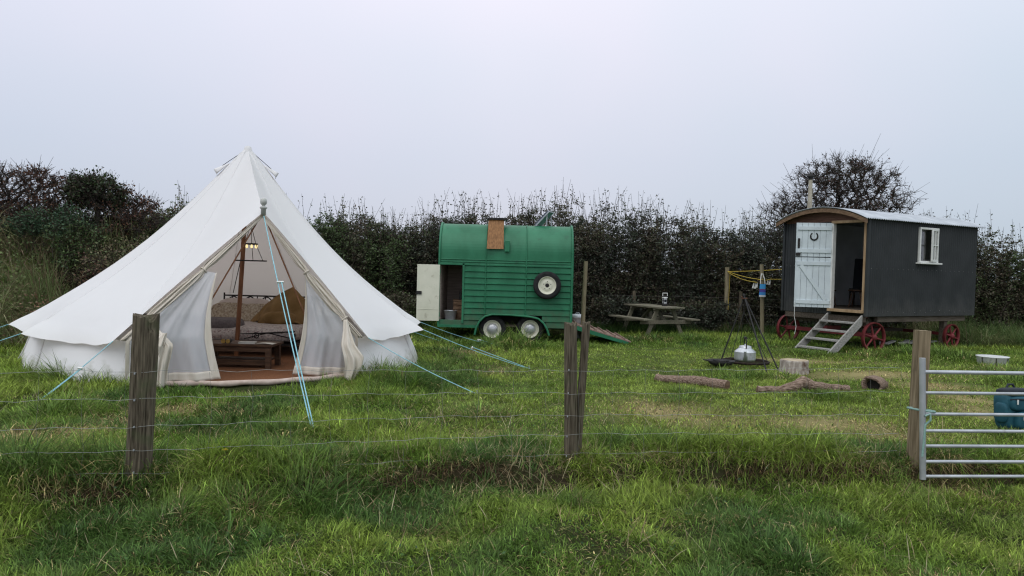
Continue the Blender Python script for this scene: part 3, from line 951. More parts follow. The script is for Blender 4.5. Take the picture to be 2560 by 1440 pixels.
# wheels
def wheel(c, r, w, name, cap=True):
    root_tyre = MB()
    A = axis_matrix(c, (0, -1, 0))
    root_tyre.lathe([(r * .64, -w * .45), (r * .80, -w * .52), (r * .93, -w * .48), (r, -w * .32), (r, w * .32), (r * .93, w * .48), (r * .80, w * .52), (r * .64, w * .45)], 36, A)
    ty = root_tyre.build(name, M_rubber, trl)
    rm = MB()
    rm.lathe([(r * .68, w * .40), (r * .64, w * .46), (r * .60, w * .40), (r * .56, w * .22), (r * .42, w * .18), (r * .36, w * .26), (r * .20, w * .27), (r * .13, w * .20), (0, w * .20)], 32, A)
    rm.lathe([(r * .66, -w * .45), (r * .56, w * .22)], 32, A)
    rm.build("rim", M_cream_paint, ty)
    if cap:
        cp = MB(); cp.lathe([(r * .40, w * .22), (r * .40, w * .30), (r * .34, w * .42), (r * .18, w * .50), (0, w * .52)], 28, A); cp.build("hubcap", M_chrome, ty)
    else:
        hl = MB()
        hl.lathe([(r * .14, w * .285), (r * .05, w * .288), (0, w * .288)], 18, A)
        for k in range(5):
            a = 2 * PI * k / 5 + .3
            hl.lathe([(r * .032, w * .283), (0, w * .285)], 8, A @ Matrix.Translation((r * .27 * math.cos(a), r * .27 * math.sin(a), 0)))
        hl.build("wheel_nut_holes", M_black, ty)
    return ty
wr = .315
for px in (1231, 1325):
    c = T(px, 822, .02); wheel((c.x, .02, c.z), wr, .19, "wheel")
c = T(1367, 713); wheel((c.x, -.15, c.z), .315, .17, "spare_wheel", False)
b = MB(); b.tube([(c.x, -.13, c.z), (c.x, .02, c.z)], .05, 10); b.build("spare_bracket", M_black, trl)
# mudguard over the pair
path = [(1188, 836), (1192, 818), (1200, 803), (1213, 791), (1231, 786), (1280, 788), (1325, 792), (1345, 797), (1358, 808), (1366, 822), (1371, 838)]
b = MB()
pp_ = [T(*q) for q in path]
for i in range(len(pp_) - 1):
    a, c_ = pp_[i], pp_[i + 1]
    n = Vector((-(c_ - a).z, 0, (c_ - a).x)).normalized() * .03
    b.add([a + Vector((0, -.20, 0)), c_ + Vector((0, -.20, 0)), c_ + Vector((0, .02, 0)), a + Vector((0, .02, 0)),
           a + n + Vector((0, -.20, 0)), c_ + n + Vector((0, -.20, 0)), c_ + n + Vector((0, .02, 0)), a + n + Vector((0, .02, 0))],
          [(0, 1, 2, 3), (4, 7, 6, 5), (0, 4, 5, 1), (3, 2, 6, 7)], True)
b.tube([p + Vector((0, -.20, .012)) for p in pp_], .022, 7)
b.build("mudguard", M_green, trl)
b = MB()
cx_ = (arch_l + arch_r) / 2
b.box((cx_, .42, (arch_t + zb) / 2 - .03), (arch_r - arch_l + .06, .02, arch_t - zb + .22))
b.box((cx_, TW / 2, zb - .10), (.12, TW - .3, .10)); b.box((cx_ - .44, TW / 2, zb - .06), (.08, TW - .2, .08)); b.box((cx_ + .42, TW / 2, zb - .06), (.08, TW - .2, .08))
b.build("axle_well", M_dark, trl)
b = MB(); b.box(((x0 + x1) / 2, TW / 2, zb - .03), (x1 - x0 - .1, .9, .07)); b.build("chassis", M_black, trl)
# wooden hatch cover hooked over the roof edge
b = MB()
hatch = []
q = section(24)
def on_side(z):
    if z <= q[0][1]: return 0.0
    for i in range(len(q) - 1):
        if q[i][1] <= z <= q[i + 1][1]:
            t = (z - q[i][1]) / (q[i + 1][1] - q[i][1] + 1e-6); return q[i][0] + (q[i + 1][0] - q[i][0]) * t
    return q[-1][0]
tL, tR, bL, bR = T(1221, 545), T(1260, 546), T(1217, 622), T(1259, 623)
yt, yb_ = .22, -.07
b.prism([(bL.x, yb_, bL.z), (bR.x, yb_, bR.z), (tR.x, yt, tR.z), (tL.x, yt, tL.z)], (0, .028, .01))
hb_ = b.build("wooden_hatch", M_board, trl, bevel=.003)
b = MB(); b.box(((tL.x + tR.x) / 2 + .02, yt + .10, tL.z + .0), (tR.x - tL.x + .10, .3, .05)); b.build("hatch_cap", M_black, hb_, bevel=.006)
c1, c2 = T(1263, 601), T(1274, 630)
b = MB(); b.prism([(c1.x, .0, c1.z), (c2.x, .0, c1.z), (c2.x, -.0, c2.z), (c1.x, -.0, c2.z)], (0, -.07, 0)); b.build("side_vent", M_green, trl, bevel=.012)
# cable over the roof
b = MB(); xc = T(1317, 600).x
b.tube([(xc + .02, .9, zt + .02), (xc, .62, zt + .014), (xc - .01, .35, q[14][1] + .08), (xc - .02, .02, zband + .28)], .009, 5)
b.build("solar_cable", M_black, trl)
# lowered tail ramp at the back
rmp = MB()
ra_, rb_ = T(1432, 806), T(1574, 853)
zg_ = zg(rb_.x, TY + .3)
A0, A1 = Vector((x1 + .02, .12, zb + .10)), Vector((rb_.x, .12, -.02))
dW = Vector((0, 1.66, 0))
nrm = Vector((-(A1 - A0).z, 0, (A1 - A0).x)).normalized()
rmp.prism([A0, A1, A1 - nrm * .07, A0 - nrm * .10], dW)
rp_ = rmp.build("tail_ramp", M_green, trl, bevel=.005)
b = MB()
L_ = (A1 - A0).length; d_ = (A1 - A0).normalized()
b.prism([A0 + nrm * .004, A1 + nrm * .004 + d_ * .05, A1 + nrm * .028 + d_ * .05, A0 + nrm * .028], dW * .98 + Vector((0, -.01, 0)))
for i in range(6):
    p = A0 + d_ * (L_ * (.08 + .165 * i)) + nrm * .045
    b.prism([p - nrm * .017, p + d_ * .035 - nrm * .017, p + d_ * .035 + nrm * .017, p + nrm * .017], dW * .96)
b.build("ramp_boards", M_ramp, rp_)
b = MB()
b.tube([(x1 + .012, .05, zb + .1), (x1 + .012, .05, zt - .5)], .018, 6)
b.build("hinge_bar", M_green, trl)

# solar panel standing on the roof
sp = thing("solar_panel", "small tilted solar panel on a silver frame on the green trailer's roof", "solar panel", (T(1362, 555).x, TY + .60, zt))
b = MB()
pa, pb_ = Vector((-.20, -.10, .02)), Vector((.10, -.0, .36))
wv = Vector((.14, .52, .015))
b.prism([pa, pb_, pb_ + wv, pa + wv], (.02, 0, .025) if False else Vector((-.02, 0, .018)))
b.build("panel", mk("panel_cells", (.02, .03, .05), (.03, .045, .08), .25, 4, spec=.6), sp)
b = MB()
for a, c_ in ((pa, pb_), (pb_, pb_ + wv), (pb_ + wv, pa + wv), (pa + wv, pa)):
    b.beam(a + Vector((.012, 0, -.012)), c_ + Vector((.012, 0, -.012)), .03, .03)
b.build("panel_frame", M_galv, sp)
b = MB(); b.prism([pa + Vector((.02, .02, -.01)), pb_ + Vector((.02, .02, -.01)), pb_ + wv + Vector((.02, -.02, -.01)), pa + wv + Vector((.02, -.02, -.01))], Vector((.006, 0, -.006))); b.build("panel_back", mk("panel_back_sheet", (.12, .22, .18), (.16, .28, .23), .5), sp)
for o_ in (Vector((.07, .02, .32)), Vector((.20, .46, .33))):
    b = MB(); b.tube([o_, Vector((o_.x + .0, o_.y, -.01))], .014, 6); b.build("leg", M_galv, sp)

bkt = thing("bucket", "grey galvanised bucket standing inside the open trailer doorway", "bucket", (T(1123, 803).x, TY + .26, zb + .055))
b = MB(); b.lathe([(0, .004), (.105, .004), (.11, .02), (.150, .27), (.158, .275), (.158, .285), (.146, .28), (.106, .02), (0, .015)], 24); b.build("body", M_alu, bkt)
b = MB(); b.tube([(.15 * math.cos(PI * i / 12), .02 * math.sin(PI * i / 12) - .01, .26 - .10 * math.sin(PI * i / 12)) for i in range(13)], .005, 5); b.build("handle", M_wire, bkt)
crt = thing("crate", "brown wooden box beside the grey bucket in the trailer", "box", (T(1148, 803).x, TY + .55, zb + .055), rad(2))
b = MB()
for i in range(5):
    for sy in (-.17, .17): b.box((0, sy, .05 + .10 * i), (.34, .02, .09))
    for sx in (-.17, .17): b.box((sx, 0, .05 + .10 * i), (.02, .32, .09))
b.box((0, 0, .01), (.34, .34, .02)); b.box((0, 0, .51), (.38, .38, .025)); b.build("boards", M_hutwood, crt)
bt = thing("bottle", "dark glass bottle standing on the brown box in the trailer", "bottle", (T(1147, 745).x, TY + .52, zb + .055 + .5225))
b = MB(); b.lathe([(0, 0), (.035, 0), (.038, .02), (.038, .13), (.015, .18), (.013, .24), (0, .24)], 16); b.build("glass_body", M_black, bt)
b = MB(); b.lathe([(.016, .225), (.016, .25), (0, .252)], 12); b.build("cap", M_dkwood, bt)

pst = thing("wooden_post", "tall plain round post just right of the green trailer", "post", (0, 0, 0))
p_ = P(1456, 830, 17.75)
pst.location = (p_.x, p_.y, zg(p_.x, p_.y))
b = MB(); z_ = P(1460, 653, p_.y).z - pst.location.z
b.tube([(0, 0, -.2), (.01, 0, z_ * .5), (.035, 0, z_)], [.055, .052, .05], 12, wob=.06); b.build("shaft", M_post_pale, pst)

bn_ = thing("metal_bin", "silver galvanised dustbin with a lid behind the lone post", "bin", (1.63, 18.3, zg(1.63, 18.3)))
b = MB(); b.lathe([(0, .01), (.15, .01), (.155, .03), (.175, .55), (.18, .56), (.17, .56)], 28, None, True, 0, lambda a, z: 1 + .012 * math.sin(a * 20)); b.build("drum", M_alu, bn_)
b = MB(); b.lathe([(.19, .55), (.195, .57), (.19, .615), (.16, .635), (.03, .645), (0, .645)], 28); b.tube([(-.05, 0, .64), (-.04, 0, .67), (.04, 0, .67), (.05, 0, .64)], .008, 6); b.build("lid", mk("pale_zinc", (.55, .57, .60), (.66, .68, .71), .5, 6, metal=.3), bn_)

# ================================================================== SHEPHERD'S HUT
YAW = rad(28.6)
ex = Vector((math.cos(YAW), math.sin(YAW), 0)); ey = Vector((-math.sin(YAW), math.cos(YAW), 0))
corner = Vector((7.61, 16.0, 0))
HL, HW = 4.0, 2.2
hc = corner + ex * HL / 2 + ey * HW / 2
hut = thing("shepherd_hut", "dark corrugated iron shepherd's hut on red wheels with a zinc barrel roof", "hut", hc, YAW)
def HLc(p):
    d = Vector(p) - hc; return Vector((d.dot(ex), d.dot(ey), d.z))
def hut_at(px, py, face):
    """point of the picture on the door end ('end') or the long side ('side'), in hut coordinates"""
    d = ray(px, py)
    n, p0 = (ex, corner) if face == 'end' else (ey, corner)
    t = (p0 - CAM).dot(n) / d.dot(n)
    return HLc(CAM + d * t)
Z0, Z1 = .77, 2.90
LX, LY = -HL / 2, -HW / 2
def corr(b, axis, fixed, u0, u1, za, zb_, out):
    pitch = .076
    n = max(4, int(abs(u1 - u0) / pitch * 8))
    vs, fs = [], []
    for i in range(n + 1):
        u = u0 + (u1 - u0) * i / n
        o = fixed + out * (.010 + .010 * math.sin(2 * PI * u / pitch))
        for z in (za, zb_):
            vs.append((u, o, z) if axis == 'x' else (o, u, z))
    for i in range(n):
        fs.append((2 * i, 2 * i + 2, 2 * i + 3, 2 * i + 1))
    b.add(vs, fs, True)
op0 = hut_at(2085, 660, 'end').y; op1 = hut_at(2163, 660, 'end').y      # doorway, far and near jamb
dz1_ = 2.80; dz0_ = .90
# side wall with a window hole
wx0, wx1 = hut_at(2295, 610, 'side').x, hut_at(2339, 610, 'side').x
wz1, wz0 = hut_at(2316, 572, 'side').z, hut_at(2316, 655, 'side').z
b = MB()
corr(b, 'x', LY, LX, wx0, Z0, Z1, -1); corr(b, 'x', LY, wx1, -LX, Z0, Z1, -1)
corr(b, 'x', LY, wx0, wx1, Z0, wz0, -1); corr(b, 'x', LY, wx0, wx1, wz1, Z1, -1)
def bolts(b, x, z):
    b.box((x + .02 * math.sin(x * 37), LY - .022, z), (.010, .010, .010), None, 1)
zr = hut_at(2200, 672, 'side').z
for i in range(22):
    bolts(b, LX + .12 + i * .178, zr + .004 * math.sin(i * 5))
for i in range(20):
    bolts(b, LX + .15 + i * .19, Z0 + .10 + .02 * math.sin(i * 3))
M_bolt = mk("dull_bolt", (.10, .10, .10), (.30, .30, .30), .6, 40)
b.build("side_wall", [M_iron_wall, M_bolt], hut)
b = MB(); corr(b, 'x', -LY, LX, -LX, Z0, Z1, 1); b.build("side_wall", M_iron_wall, hut)
b = MB(); corr(b, 'y', -LX, LY, -LY, Z0, Z1 - .03, 1); b.build("end_wall", M_iron_wall, hut)
b = MB()
corr(b, 'y', LX, op0 + .03, -LY, Z0, Z1 - .02, -1); corr(b, 'y', LX, LY, op1 - .02, Z0, Z1 - .02, -1)
for i in range(12):
    b.box((LX - .024, op0 + .1 + i * .108, 1.85 + .01 * math.sin(i * 3)), (.012, .013, .013), None, 1)
b.build("end_wall", [M_iron_wall, M_bolt], hut)
b = MB(); b.box((LX - .02, LY - .02, (Z0 + Z1) / 2), (.07, .06, Z1 - Z0)); b.box((LX - .02, -LY + .02, (Z0 + Z1) / 2), (.06, .06, Z1 - Z0)); b.build("corner_strip", M_iron_wall, hut)
# barrel roof
PK = 3.16; EV = 2.87; RWD = HW / 2 + .12
def roof_z(y):
    R = (RWD ** 2 + (PK - EV) ** 2) / (2 * (PK - EV))
    return PK - R + math.sqrt(R * R - y * y)
b = MB()
XA, XB = LX - .26, -LX + .16
nxr = int((XB - XA) / .076 * 6)
b.grid(lambda u, v: (lambda x, y: Vector((x, y, roof_z(y) + .010 * math.sin(2 * PI * x / .076))))(XA + (XB - XA) * u, -RWD + 2 * RWD * v), nxr, 22)
b.build("roof", M_zinc, hut, solid=.006)
b = MB()
def bow(b, x, t, za_, zb2, yl):
    n = 24
    vs = []
    for i in range(n + 1):
        y = -yl + 2 * yl * i / n
        z = roof_z(y)
        vs += [(x, y, z - za_), (x, y, z - zb2), (x + t, y, z - za_), (x + t, y, z - zb2)]
    fs = []
    for i in range(n):
        k = 4 * i
        fs += [(k, k + 4, k + 5, k + 1), (k + 2, k + 3, k + 7, k + 6), (k, k + 2, k + 6, k + 4), (k + 1, k + 5, k + 7, k + 3)]
    fs += [(0, 1, 3, 2), (4 * n, 4 * n + 2, 4 * n + 3, 4 * n + 1)]
    b.add(vs, fs)
bow(b, LX - .24, .05, .022, .108, RWD - .01)
b.build("roof_bow", mk("bow_timber", (.12, .072, .040), (.21, .135, .08), .75, 6, (1, 2, 6), bump=.2), hut)
b = MB()
n = 24; vs = []
for i in range(n + 1):
    y = LY + HW * i / n
    vs += [(LX - .015, y, Z1 - .06), (LX - .015, y, max(Z1 - .05, roof_z(y) - .02))]
b.add(vs, [(2 * i, 2 * i + 2, 2 * i + 3, 2 * i + 1) for i in range(n)])
b.build("gable_board", mk("gable_timber", (.10, .05, .034), (.17, .09, .06), .8, 6, (1, 1, 7)), hut, solid=.02)
# door frame
b = MB()
b.box((LX - .02, op0 + .015, (dz0_ + dz1_) / 2), (.10, .05, dz1_ - dz0_)); 
b.build("door_jamb", M_whitef, hut, bevel=.003)
b = MB()
b.box((LX - .02, op1 - .02, (dz0_ + dz1_) / 2), (.10, .05, dz1_ - dz0_)); b.box((LX - .021, (op0 + op1) / 2, dz1_ + .03), (.11, op0 - op1 + .09, .06)); b.box((LX - .05, (op0 + op1) / 2, dz0_ - .03), (.16, op0 - op1 + .09, .06))
b.build("door_frame", mk("raw_door_timber", (.26, .17, .09), (.38, .27, .16), .75, 6, (2, 2, .6)), hut, bevel=.003)
# stable door in two leaves, open
DW = .76
hinge = Vector((LX - .06, op0 + .03, 0))
dirw = Vector((-.975, .22, 0)).normalized()
dl = Vector((dirw.dot(ex), dirw.dot(ey), 0)).normalized()
an = math.atan2(dl.y, dl.x)
DM = Matrix.Translation(hinge) @ Matrix.Rotation(an, 4, 'Z')      # x runs along the leaf; the ledged face is local +y
zs = [hut_at(2085, 556, 'end').z - .02, 2.05, 2.03, .91]
def leaf(nm, za, zc, brace):
    b = MB(); b.M = DM
    npl = 6
    for i in range(npl):
        b.box((DW * (i + .5) / npl, 0, (za + zc) / 2), (DW / npl - .005, .03, zc - za))
    for zz in ((zc - .12, za + .13) if not brace else (zc - .13, za + .12)):
        b.box((DW / 2 - .01, .027, zz), (DW - .05, .024, .085))
    if brace:
        b.beam((.10, .0265, za + .17), (DW - .12, .0265, zc - .18), .085, .022, (0, 1, 0))
    o = b.build(nm, M_white, hut, bevel=.003)
    return o
up = leaf("upper_door", zs[1], zs[0], False)
lowd = leaf("lower_door", zs[3], zs[2], True)
b = MB(); b.M = DM
cz = zs[0] - .30
b.tube([(DW * .50 + .075 * math.cos(a), .022, cz + .085 * math.sin(a)) for a in [rad(-235 + 290 * i / 16) for i in range(17)]], [.012 + .006 * math.sin(PI * i / 16) for i in range(17)], 8); b.build("horseshoe", M_black, up)
b = MB(); b.M = DM
b.box((DW - .06, .03, zs[1] + .30), (.045, .03, .22)); b.build("pull_handle", M_black, up, bevel=.006)
b = MB(); b.M = DM
b.box((DW - .05, .032, zs[1] + .05), (.10, .03, .07)); b.build("rim_lock", M_black, up, bevel=.006)
b = MB(); b.M = DM
b.tube([(DW - .02, .03, zs[3] + .1), (DW - .01, .05, zs[3] - .2), (DW - .06, .06, zs[3] - .45), (DW - .03, .06, zs[3] - .62)], .006, 5); b.build("door_string", M_whitef, lowd)
# window
wf = MB()
fw = .045
for xx in (wx0, wx1): wf.box((xx, LY - .03, (wz0 + wz1) / 2), (fw, .07, wz1 - wz0))
for zz in (wz0, wz1): wf.box(((wx0 + wx1) / 2, LY - .031, zz), (wx1 - wx0 + fw, .075, fw))
xm = wx0 + (wx1 - wx0) * .48
win = wf.build("window", M_whitef, hut, bevel=.003)
b = MB(); b.box(((wx0 + wx1) / 2, LY - .06, wz0 - .035), (wx1 - wx0 + .14, .15, .035)); b.build("sill", M_whitef, win, bevel=.003)
sw = MB()
SM = Matrix.Translation((wx1 - .02, LY - .06, 0)) @ Matrix.Rotation(rad(14), 4, 'Z')
sw.M = SM
wd = wx1 - xm - .01
for i in range(3): sw.box((-wd * i / 2, 0, (wz0 + wz1) / 2), ((.045, .022, .045)[i], .035, wz1 - wz0 - .04))
for i in range(3): sw.box((-wd / 2, -.001, wz0 + .03 + (wz1 - wz0 - .06) * i / 2), (wd + .04, .034, (.045, .022, .045)[i]))
csm = sw.build("casement", M_whitef, win, bevel=.002)
b = MB(); b.M = SM; b.box((-wd / 2, .004, (wz0 + wz1) / 2), (wd, .006, wz1 - wz0 - .08)); b.build("casement_glass", M_glass, csm)
b = MB(); b.box(((wx0 + xm) / 2, LY + .02, (wz0 + wz1) / 2), (xm - wx0, .006, wz1 - wz0 - .03)); b.build("pane", M_glass, win)
# inside
M_wallin = mk("grey_inner_paint", (.55, .57, .59), (.62, .64, .66), .85, 3)
b = MB()
b.box((0, -LY - .04, (Z0 + Z1) / 2 + .06), (HL - .06, .03, Z1 - Z0 - .1)); b.box((-LX - .05, 0, (Z0 + Z1) / 2 + .06), (.03, HW - .1, Z1 - Z0 - .1))
b.build("inner_wall", M_wallin, hut)
b = MB(); b.box((0, 0, .87), (HL - .04, HW - .04, .06)); b.build("hut_floor", M_beam, hut)
# flue
b = MB()
zf0 = roof_z(.95) - .03
b.tube([(-1.40, .95, zf0), (-1.40, .95, zf0 + .5), (-1.40, .95, zf0 + 1.0)], [.06, .055, .045], 12)
fl_ = b.build("flue", mk("flue_pipe", (.28, .25, .19), (.40, .37, .29), .6, 8), hut)
b = MB(); b.lathe([(.05, .98), (.05, 1.04), (.085, 1.05), (.085, 1.08), (0, 1.14)], 14, Matrix.Translation((-1.40, .95, zf0))); b.build("flue_cap", M_black, fl_)
# beams and axles
b = MB(); b.box((.12, LY + .10, .70), (HL - .75, .09, .12)); b.build("floor_beam", M_beam, hut)
b = MB(); b.box((.12, -LY - .10, .70), (HL - .75, .09, .12)); b.build("floor_beam", M_beam, hut)
b = MB(); b.box((LX + .05, 0, .70), (.09, HW - .1, .12)); b.box((LX + .30, 0, .60), (.10, HW - .3, .10)); b.build("bolster_beam", M_beam, hut)
b = MB(); b.box((LX + .22, .05, .36), (.10, HW + .1, .085)); b.box((LX + .35, 0, .44), (.5, .1, .09)); b.build("front_axle", M_red, hut)
b = MB(); b.box((1.10, .0, .33), (.08, HW, .07)); b.build("rear_axle", M_red, hut)
b = MB(); b.beam((LX + .3, .1, .38), (1.1, .1, .34), .07, .07); b.build("perch_pole", M_beam, hut)
for yy in (LY + .16, -LY - .16):
    b = MB(); b.box((1.06, yy, .33), (.12, .12, .64)); b.build("prop_block", M_beam, hut)
def iron_wheel(c, r, axd):
    A = axis_matrix(c, axd)
    b = MB()
    w = .075
    b.lathe([(r, -w / 2), (r, w / 2), (r - .03, w / 2), (r - .022, 0), (r - .03, -w / 2), (r, -w / 2)], 40, A)
    b.lathe([(0, .06), (.05, .06), (.06, .04), (.06, -.04), (.05, -.06), (0, -.06)], 16, A)
    for k in range(6):
        a = 2 * PI * k / 6 + .25
        b.tube([A @ Vector((.05 * math.cos(a), .05 * math.sin(a), 0)), A @ Vector(((r - .02) * math.cos(a), (r - .02) * math.sin(a), 0))], [.024, .017], 8)
    b.build("iron_wheel", M_red, hut)
fw_ax = Vector((math.sin(rad(2)), math.cos(rad(2)), 0))
iron_wheel((LX + .20, LY - .07, .325), .325, (.10, 1, 0))
iron_wheel((LX + .26, -LY + .07, .335), .335, (.10, 1, 0))
iron_wheel((1.10, LY - .02, .285), .285, (0, 1, 0))
iron_wheel((1.10, -LY + .02, .285), .285, (0, 1, 0))

# things inside the hut
def hw(p): return hc + ex * p[0] + ey * p[1] + Vector((0, 0, p[2]))
pic = thing("framed_picture", "small dark framed picture on the hut's inner wall", "picture", hw((-.93, -LY - .055, 2.28)), YAW)
b = MB()
for s_ in (-1, 1): b.box((s_ * .19, -.012, 0), (.03, .025, .50)); b.box((0, -.012, s_ * .235), (.35, .025, .03))
b.build("frame", M_black, pic)
b = MB(); b.box((0, -.004, 0), (.35, .008, .44)); b.build("mount", plain("mount_card", (.36, .35, .32)), pic)
b = MB(); b.box((0, -.0095, 0), (.17, .003, .24)); b.build("print", plain("print_tone", (.06, .065, .06)), pic)
ac = thing("armchair", "black high backed chair in the dark hut interior", "chair", hw((-.30, .25, .90)), YAW + rad(-65))
b = MB(); b.box((0, 0, .40), (.5, .5, .09)); b.build("seat", M_navy, ac, bevel=.02)
b = MB(); R = Matrix.Rotation(rad(-10), 3, 'X'); b.box((0, .26, .80), (.5, .07, .75), R); b.build("backrest", M_navy, ac, bevel=.02)
for sx in (-.22, .22):
    for sy in (-.21, .21):
        b = MB(); b.tube([(sx, sy, 0), (sx, sy, .36)], .02, 8); b.build("leg", M_black, ac)
def stool(label, p, rz, h, s):
    o = thing("stool", label, "stool", hw(p), YAW + rz)
    b = MB(); b.lathe([(0, h - .03), (s, h - .03), (s + .01, h - .015), (s, h), (0, h)], 20); b.build("seat", M_dkwood, o)
    for k in range(4):
        a = PI / 4 + PI / 2 * k
        b = MB(); b.tube([(s * .6 * math.cos(a), s * .6 * math.sin(a), h - .02), (s * 1.05 * math.cos(a), s * 1.05 * math.sin(a), 0)], .015, 7); b.build("leg", M_dkwood, o)
stool("small round dark stool just inside the hut doorway, nearer the white jamb", (-1.35, .35, .90), 0, .40, .15)
stool("dark round side stool deeper in the hut beside the black chair", (-.95, -.10, .90), .4, .42, .19)

# steps up to the door
ym = (op0 + op1) / 2
stp = thing("wooden_steps", "grey weathered open tread steps leading up to the hut door", "steps", hw((LX - .08, ym, 0)), YAW)
OUT = 1.12; TOPZ = .80; wS = (op0 - op1) / 2 + .02
for sy in (-1, 1):
    b = MB()
    b.prism([(-.02, sy * wS, TOPZ), (-OUT, sy * wS, -.02), (-OUT + .26, sy * wS, -.03), (-.02, sy * wS, TOPZ - .22)], (0, sy * .04, 0))
    b.build("stringer", M_stepwood, stp, bevel=.004)
for i in range(4):
    t = (i + .55) / 4.3
    b = MB(); b.box((-OUT + .10 + (OUT - .16) * t, 0, TOPZ * t - .03), (.20, 2 * wS - .004, .036)); b.build("tread", M_stepwood, stp, bevel=.004)
rub = thing("timber_pile", "heap of broken boards lying under the dark hut", "timber", hw((.0, -.55, 0.0)), YAW)
for i in range(7):
    b = MB(); b.beam((-.9 + .26 * i, -.2 + .1 * math.sin(i * 2.3), .08 + .03 * (i % 3)), (-.5 + .3 * i, .1 * math.cos(i * 1.7), .12 + .03 * (i % 2)), .09, .03); b.build("broken_board", M_stepwood, rub)

# ================================================================== PICNIC TABLE
pt_yaw = rad(22.6)
px_, py_ = 3.71, 19.45
pic_t = thing("picnic_table", "weathered wooden picnic table with fixed benches in front of the hedge", "picnic table", (px_, py_, zg(px_, py_) - .02), pt_yaw)
b = MB()
for i in range(5): b.box((-.296 + .148 * i, 0, .745), (.140, 1.75, .04))
b.box((0, -.55, .70), (.70, .05, .06)); b.box((0, .55, .70), (.70, .05, .06))
b.build("table_top", M_table, pic_t, bevel=.004)
for s_ in (-1, 1):
    b = MB()
    for k in range(2): b.box((s_ * (.63 + .14 * k), 0, .445), (.135, 1.75, .04))
    b.build("bench", M_table, pic_t, bevel=.004)
for yy in (-.58, .58):
    b = MB(); b.box((0, yy, .375), (1.50, .045, .10)); b.build("crossbeam", M_table, pic_t, bevel=.003)
    for s_ in (-1, 1):
        b = MB(); b.beam((s_ * .23, yy + .047, .70), (s_ * .55, yy + .047, -.04), .045, .10, (1, 0, 0) if False else (s_, 0, .3)); b.build("leg", M_table, pic_t, bevel=.003)
b = MB(); b.beam((0, -.53, .40), (0, -.1, .70), .09, .04); b.beam((0, .53, .40), (0, .1, .70), .09, .04); b.build("brace", M_table, pic_t)
lp_ = P(1662, 762, 19.25)
ln = thing("lantern", "white and black camping lantern on the picnic table", "lantern", (lp_.x, lp_.y, pic_t.location.z + .765))
b = MB(); b.lathe([(0, 0), (.070, 0), (.074, .01), (.074, .06), (.060, .07), (0, .07)], 20); b.build("base", M_black, ln)
b = MB(); b.lathe([(.060, .07), (.062, .21), (0, .21)], 20); b.build("globe", mk("lantern_globe", (.52, .54, .56), (.70, .71, .73), .2, 6), ln)
b = MB()
for k in range(4):
    a = PI / 4 + PI / 2 * k; b.tube([(.070 * math.cos(a), .070 * math.sin(a), .05), (.070 * math.cos(a), .070 * math.sin(a), .22)], .010, 6)
b.tube([(.066 * math.cos(2 * PI * i / 20), .066 * math.sin(2 * PI * i / 20), .145) for i in range(20)], .006, 5, closed=True)
b.build("cage", M_black, ln)
b = MB(); b.box((0, -.060, .14), (.055, .012, .07)); b.build("lamp_core", M_navy, ln)
b = MB(); b.lathe([(.072, .21), (.072, .235), (0, .236)], 20); b.build("collar", M_whitef, ln)
b = MB(); b.lathe([(.070, .236), (.070, .262), (.05, .27), (0, .272)], 20); b.build("cap", M_black, ln)
b = MB(); b.tube([(-.058, 0, .24), (-.058, 0, .335), (.058, 0, .335), (.058, 0, .24)], .012, 6); b.build("handle", M_whitef, ln)

# ================================================================== WASHING LINE
def ground_at(px, py, zguess=0.0):
    p = G(px, py, zguess)
    for _ in range(3): p = G(px, py, zg(p.x, p.y))
    return p
def line_post(label, px, pyb, pxt, pyt, D, mat, r=.05):
    p = P(px, pyb, D)
    z0 = zg(p.x, p.y)
    t = P(pxt, pyt, D)
    o = thing("line_post", label, "post", (p.x, p.y, z0))
    b = MB(); b.tube([(0, 0, -.25), ((t.x - p.x) / 2 + .004, 0, (t.z - z0) / 2), (t.x - p.x, 0, t.z - z0)], [r * 1.04, r, r * .96], 12, wob=.05); b.build("shaft", mat, o)
    return t
tA = line_post("square topped post at the left end of the yellow washing line", 1814, 815, 1818, 668, 20.6, M_post_pale, .06)
tB = line_post("washing line post that the blue striped peg bag hangs on", 1906, 836, 1904, 661, 19.4, M_post_pale, .052)
far_end = hw((-1.2, -LY + .03, 2.30)); 
wlp = thing("washing_line", "yellow washing line strung between the posts and the hut", "washing line", (tA.x, tA.y, tA.z - .12))
o_ = Vector(wlp.location)
tA = Vector(tA); tB = Vector(tB)
b = MB()
def sag(a, c, s, n=10): return [Vector(a).lerp(Vector(c), i / n) - Vector((0, 0, s * math.sin(PI * i / n))) - o_ for i in range(n + 1)]
Ah = Vector((tA.x, tA.y - .05, tA.z - .12)); Bh = Vector((tB.x, tB.y - .06, tB.z - .40))
endp = P(1956, 670, 19.6)
b.tube(sag(Ah, Vector((endp.x + .3, endp.y, endp.z)), .02), .009, 5)
b.tube(sag(Ah, Bh, .03), .009, 5)
e2 = P(1893, 706, 19.2); b.tube(sag(Ah + Vector((.02, 0, -.03)), e2, .05), .009, 5)
b.tube(sag(Bh, P(1925, 698, 19.5), .02, 5) + sag(P(1925, 698, 19.5), P(1975, 697, 19.6), .01, 5)[1:], .009, 5)
b.tube([Ah - o_ + Vector((.07, 0, 0)), Ah - o_ + Vector((.06, 0, -.6)), Ah - o_ + Vector((.05, 0, -1.15))], .007, 5)
b.tube([Bh - o_ + Vector((.055 * math.cos(a), .05 + .055 * math.sin(a), 0)) for a in [2 * PI * i / 12 for i in range(12)]], .01, 5, closed=True)
b.build("cord", M_yellow, wlp)
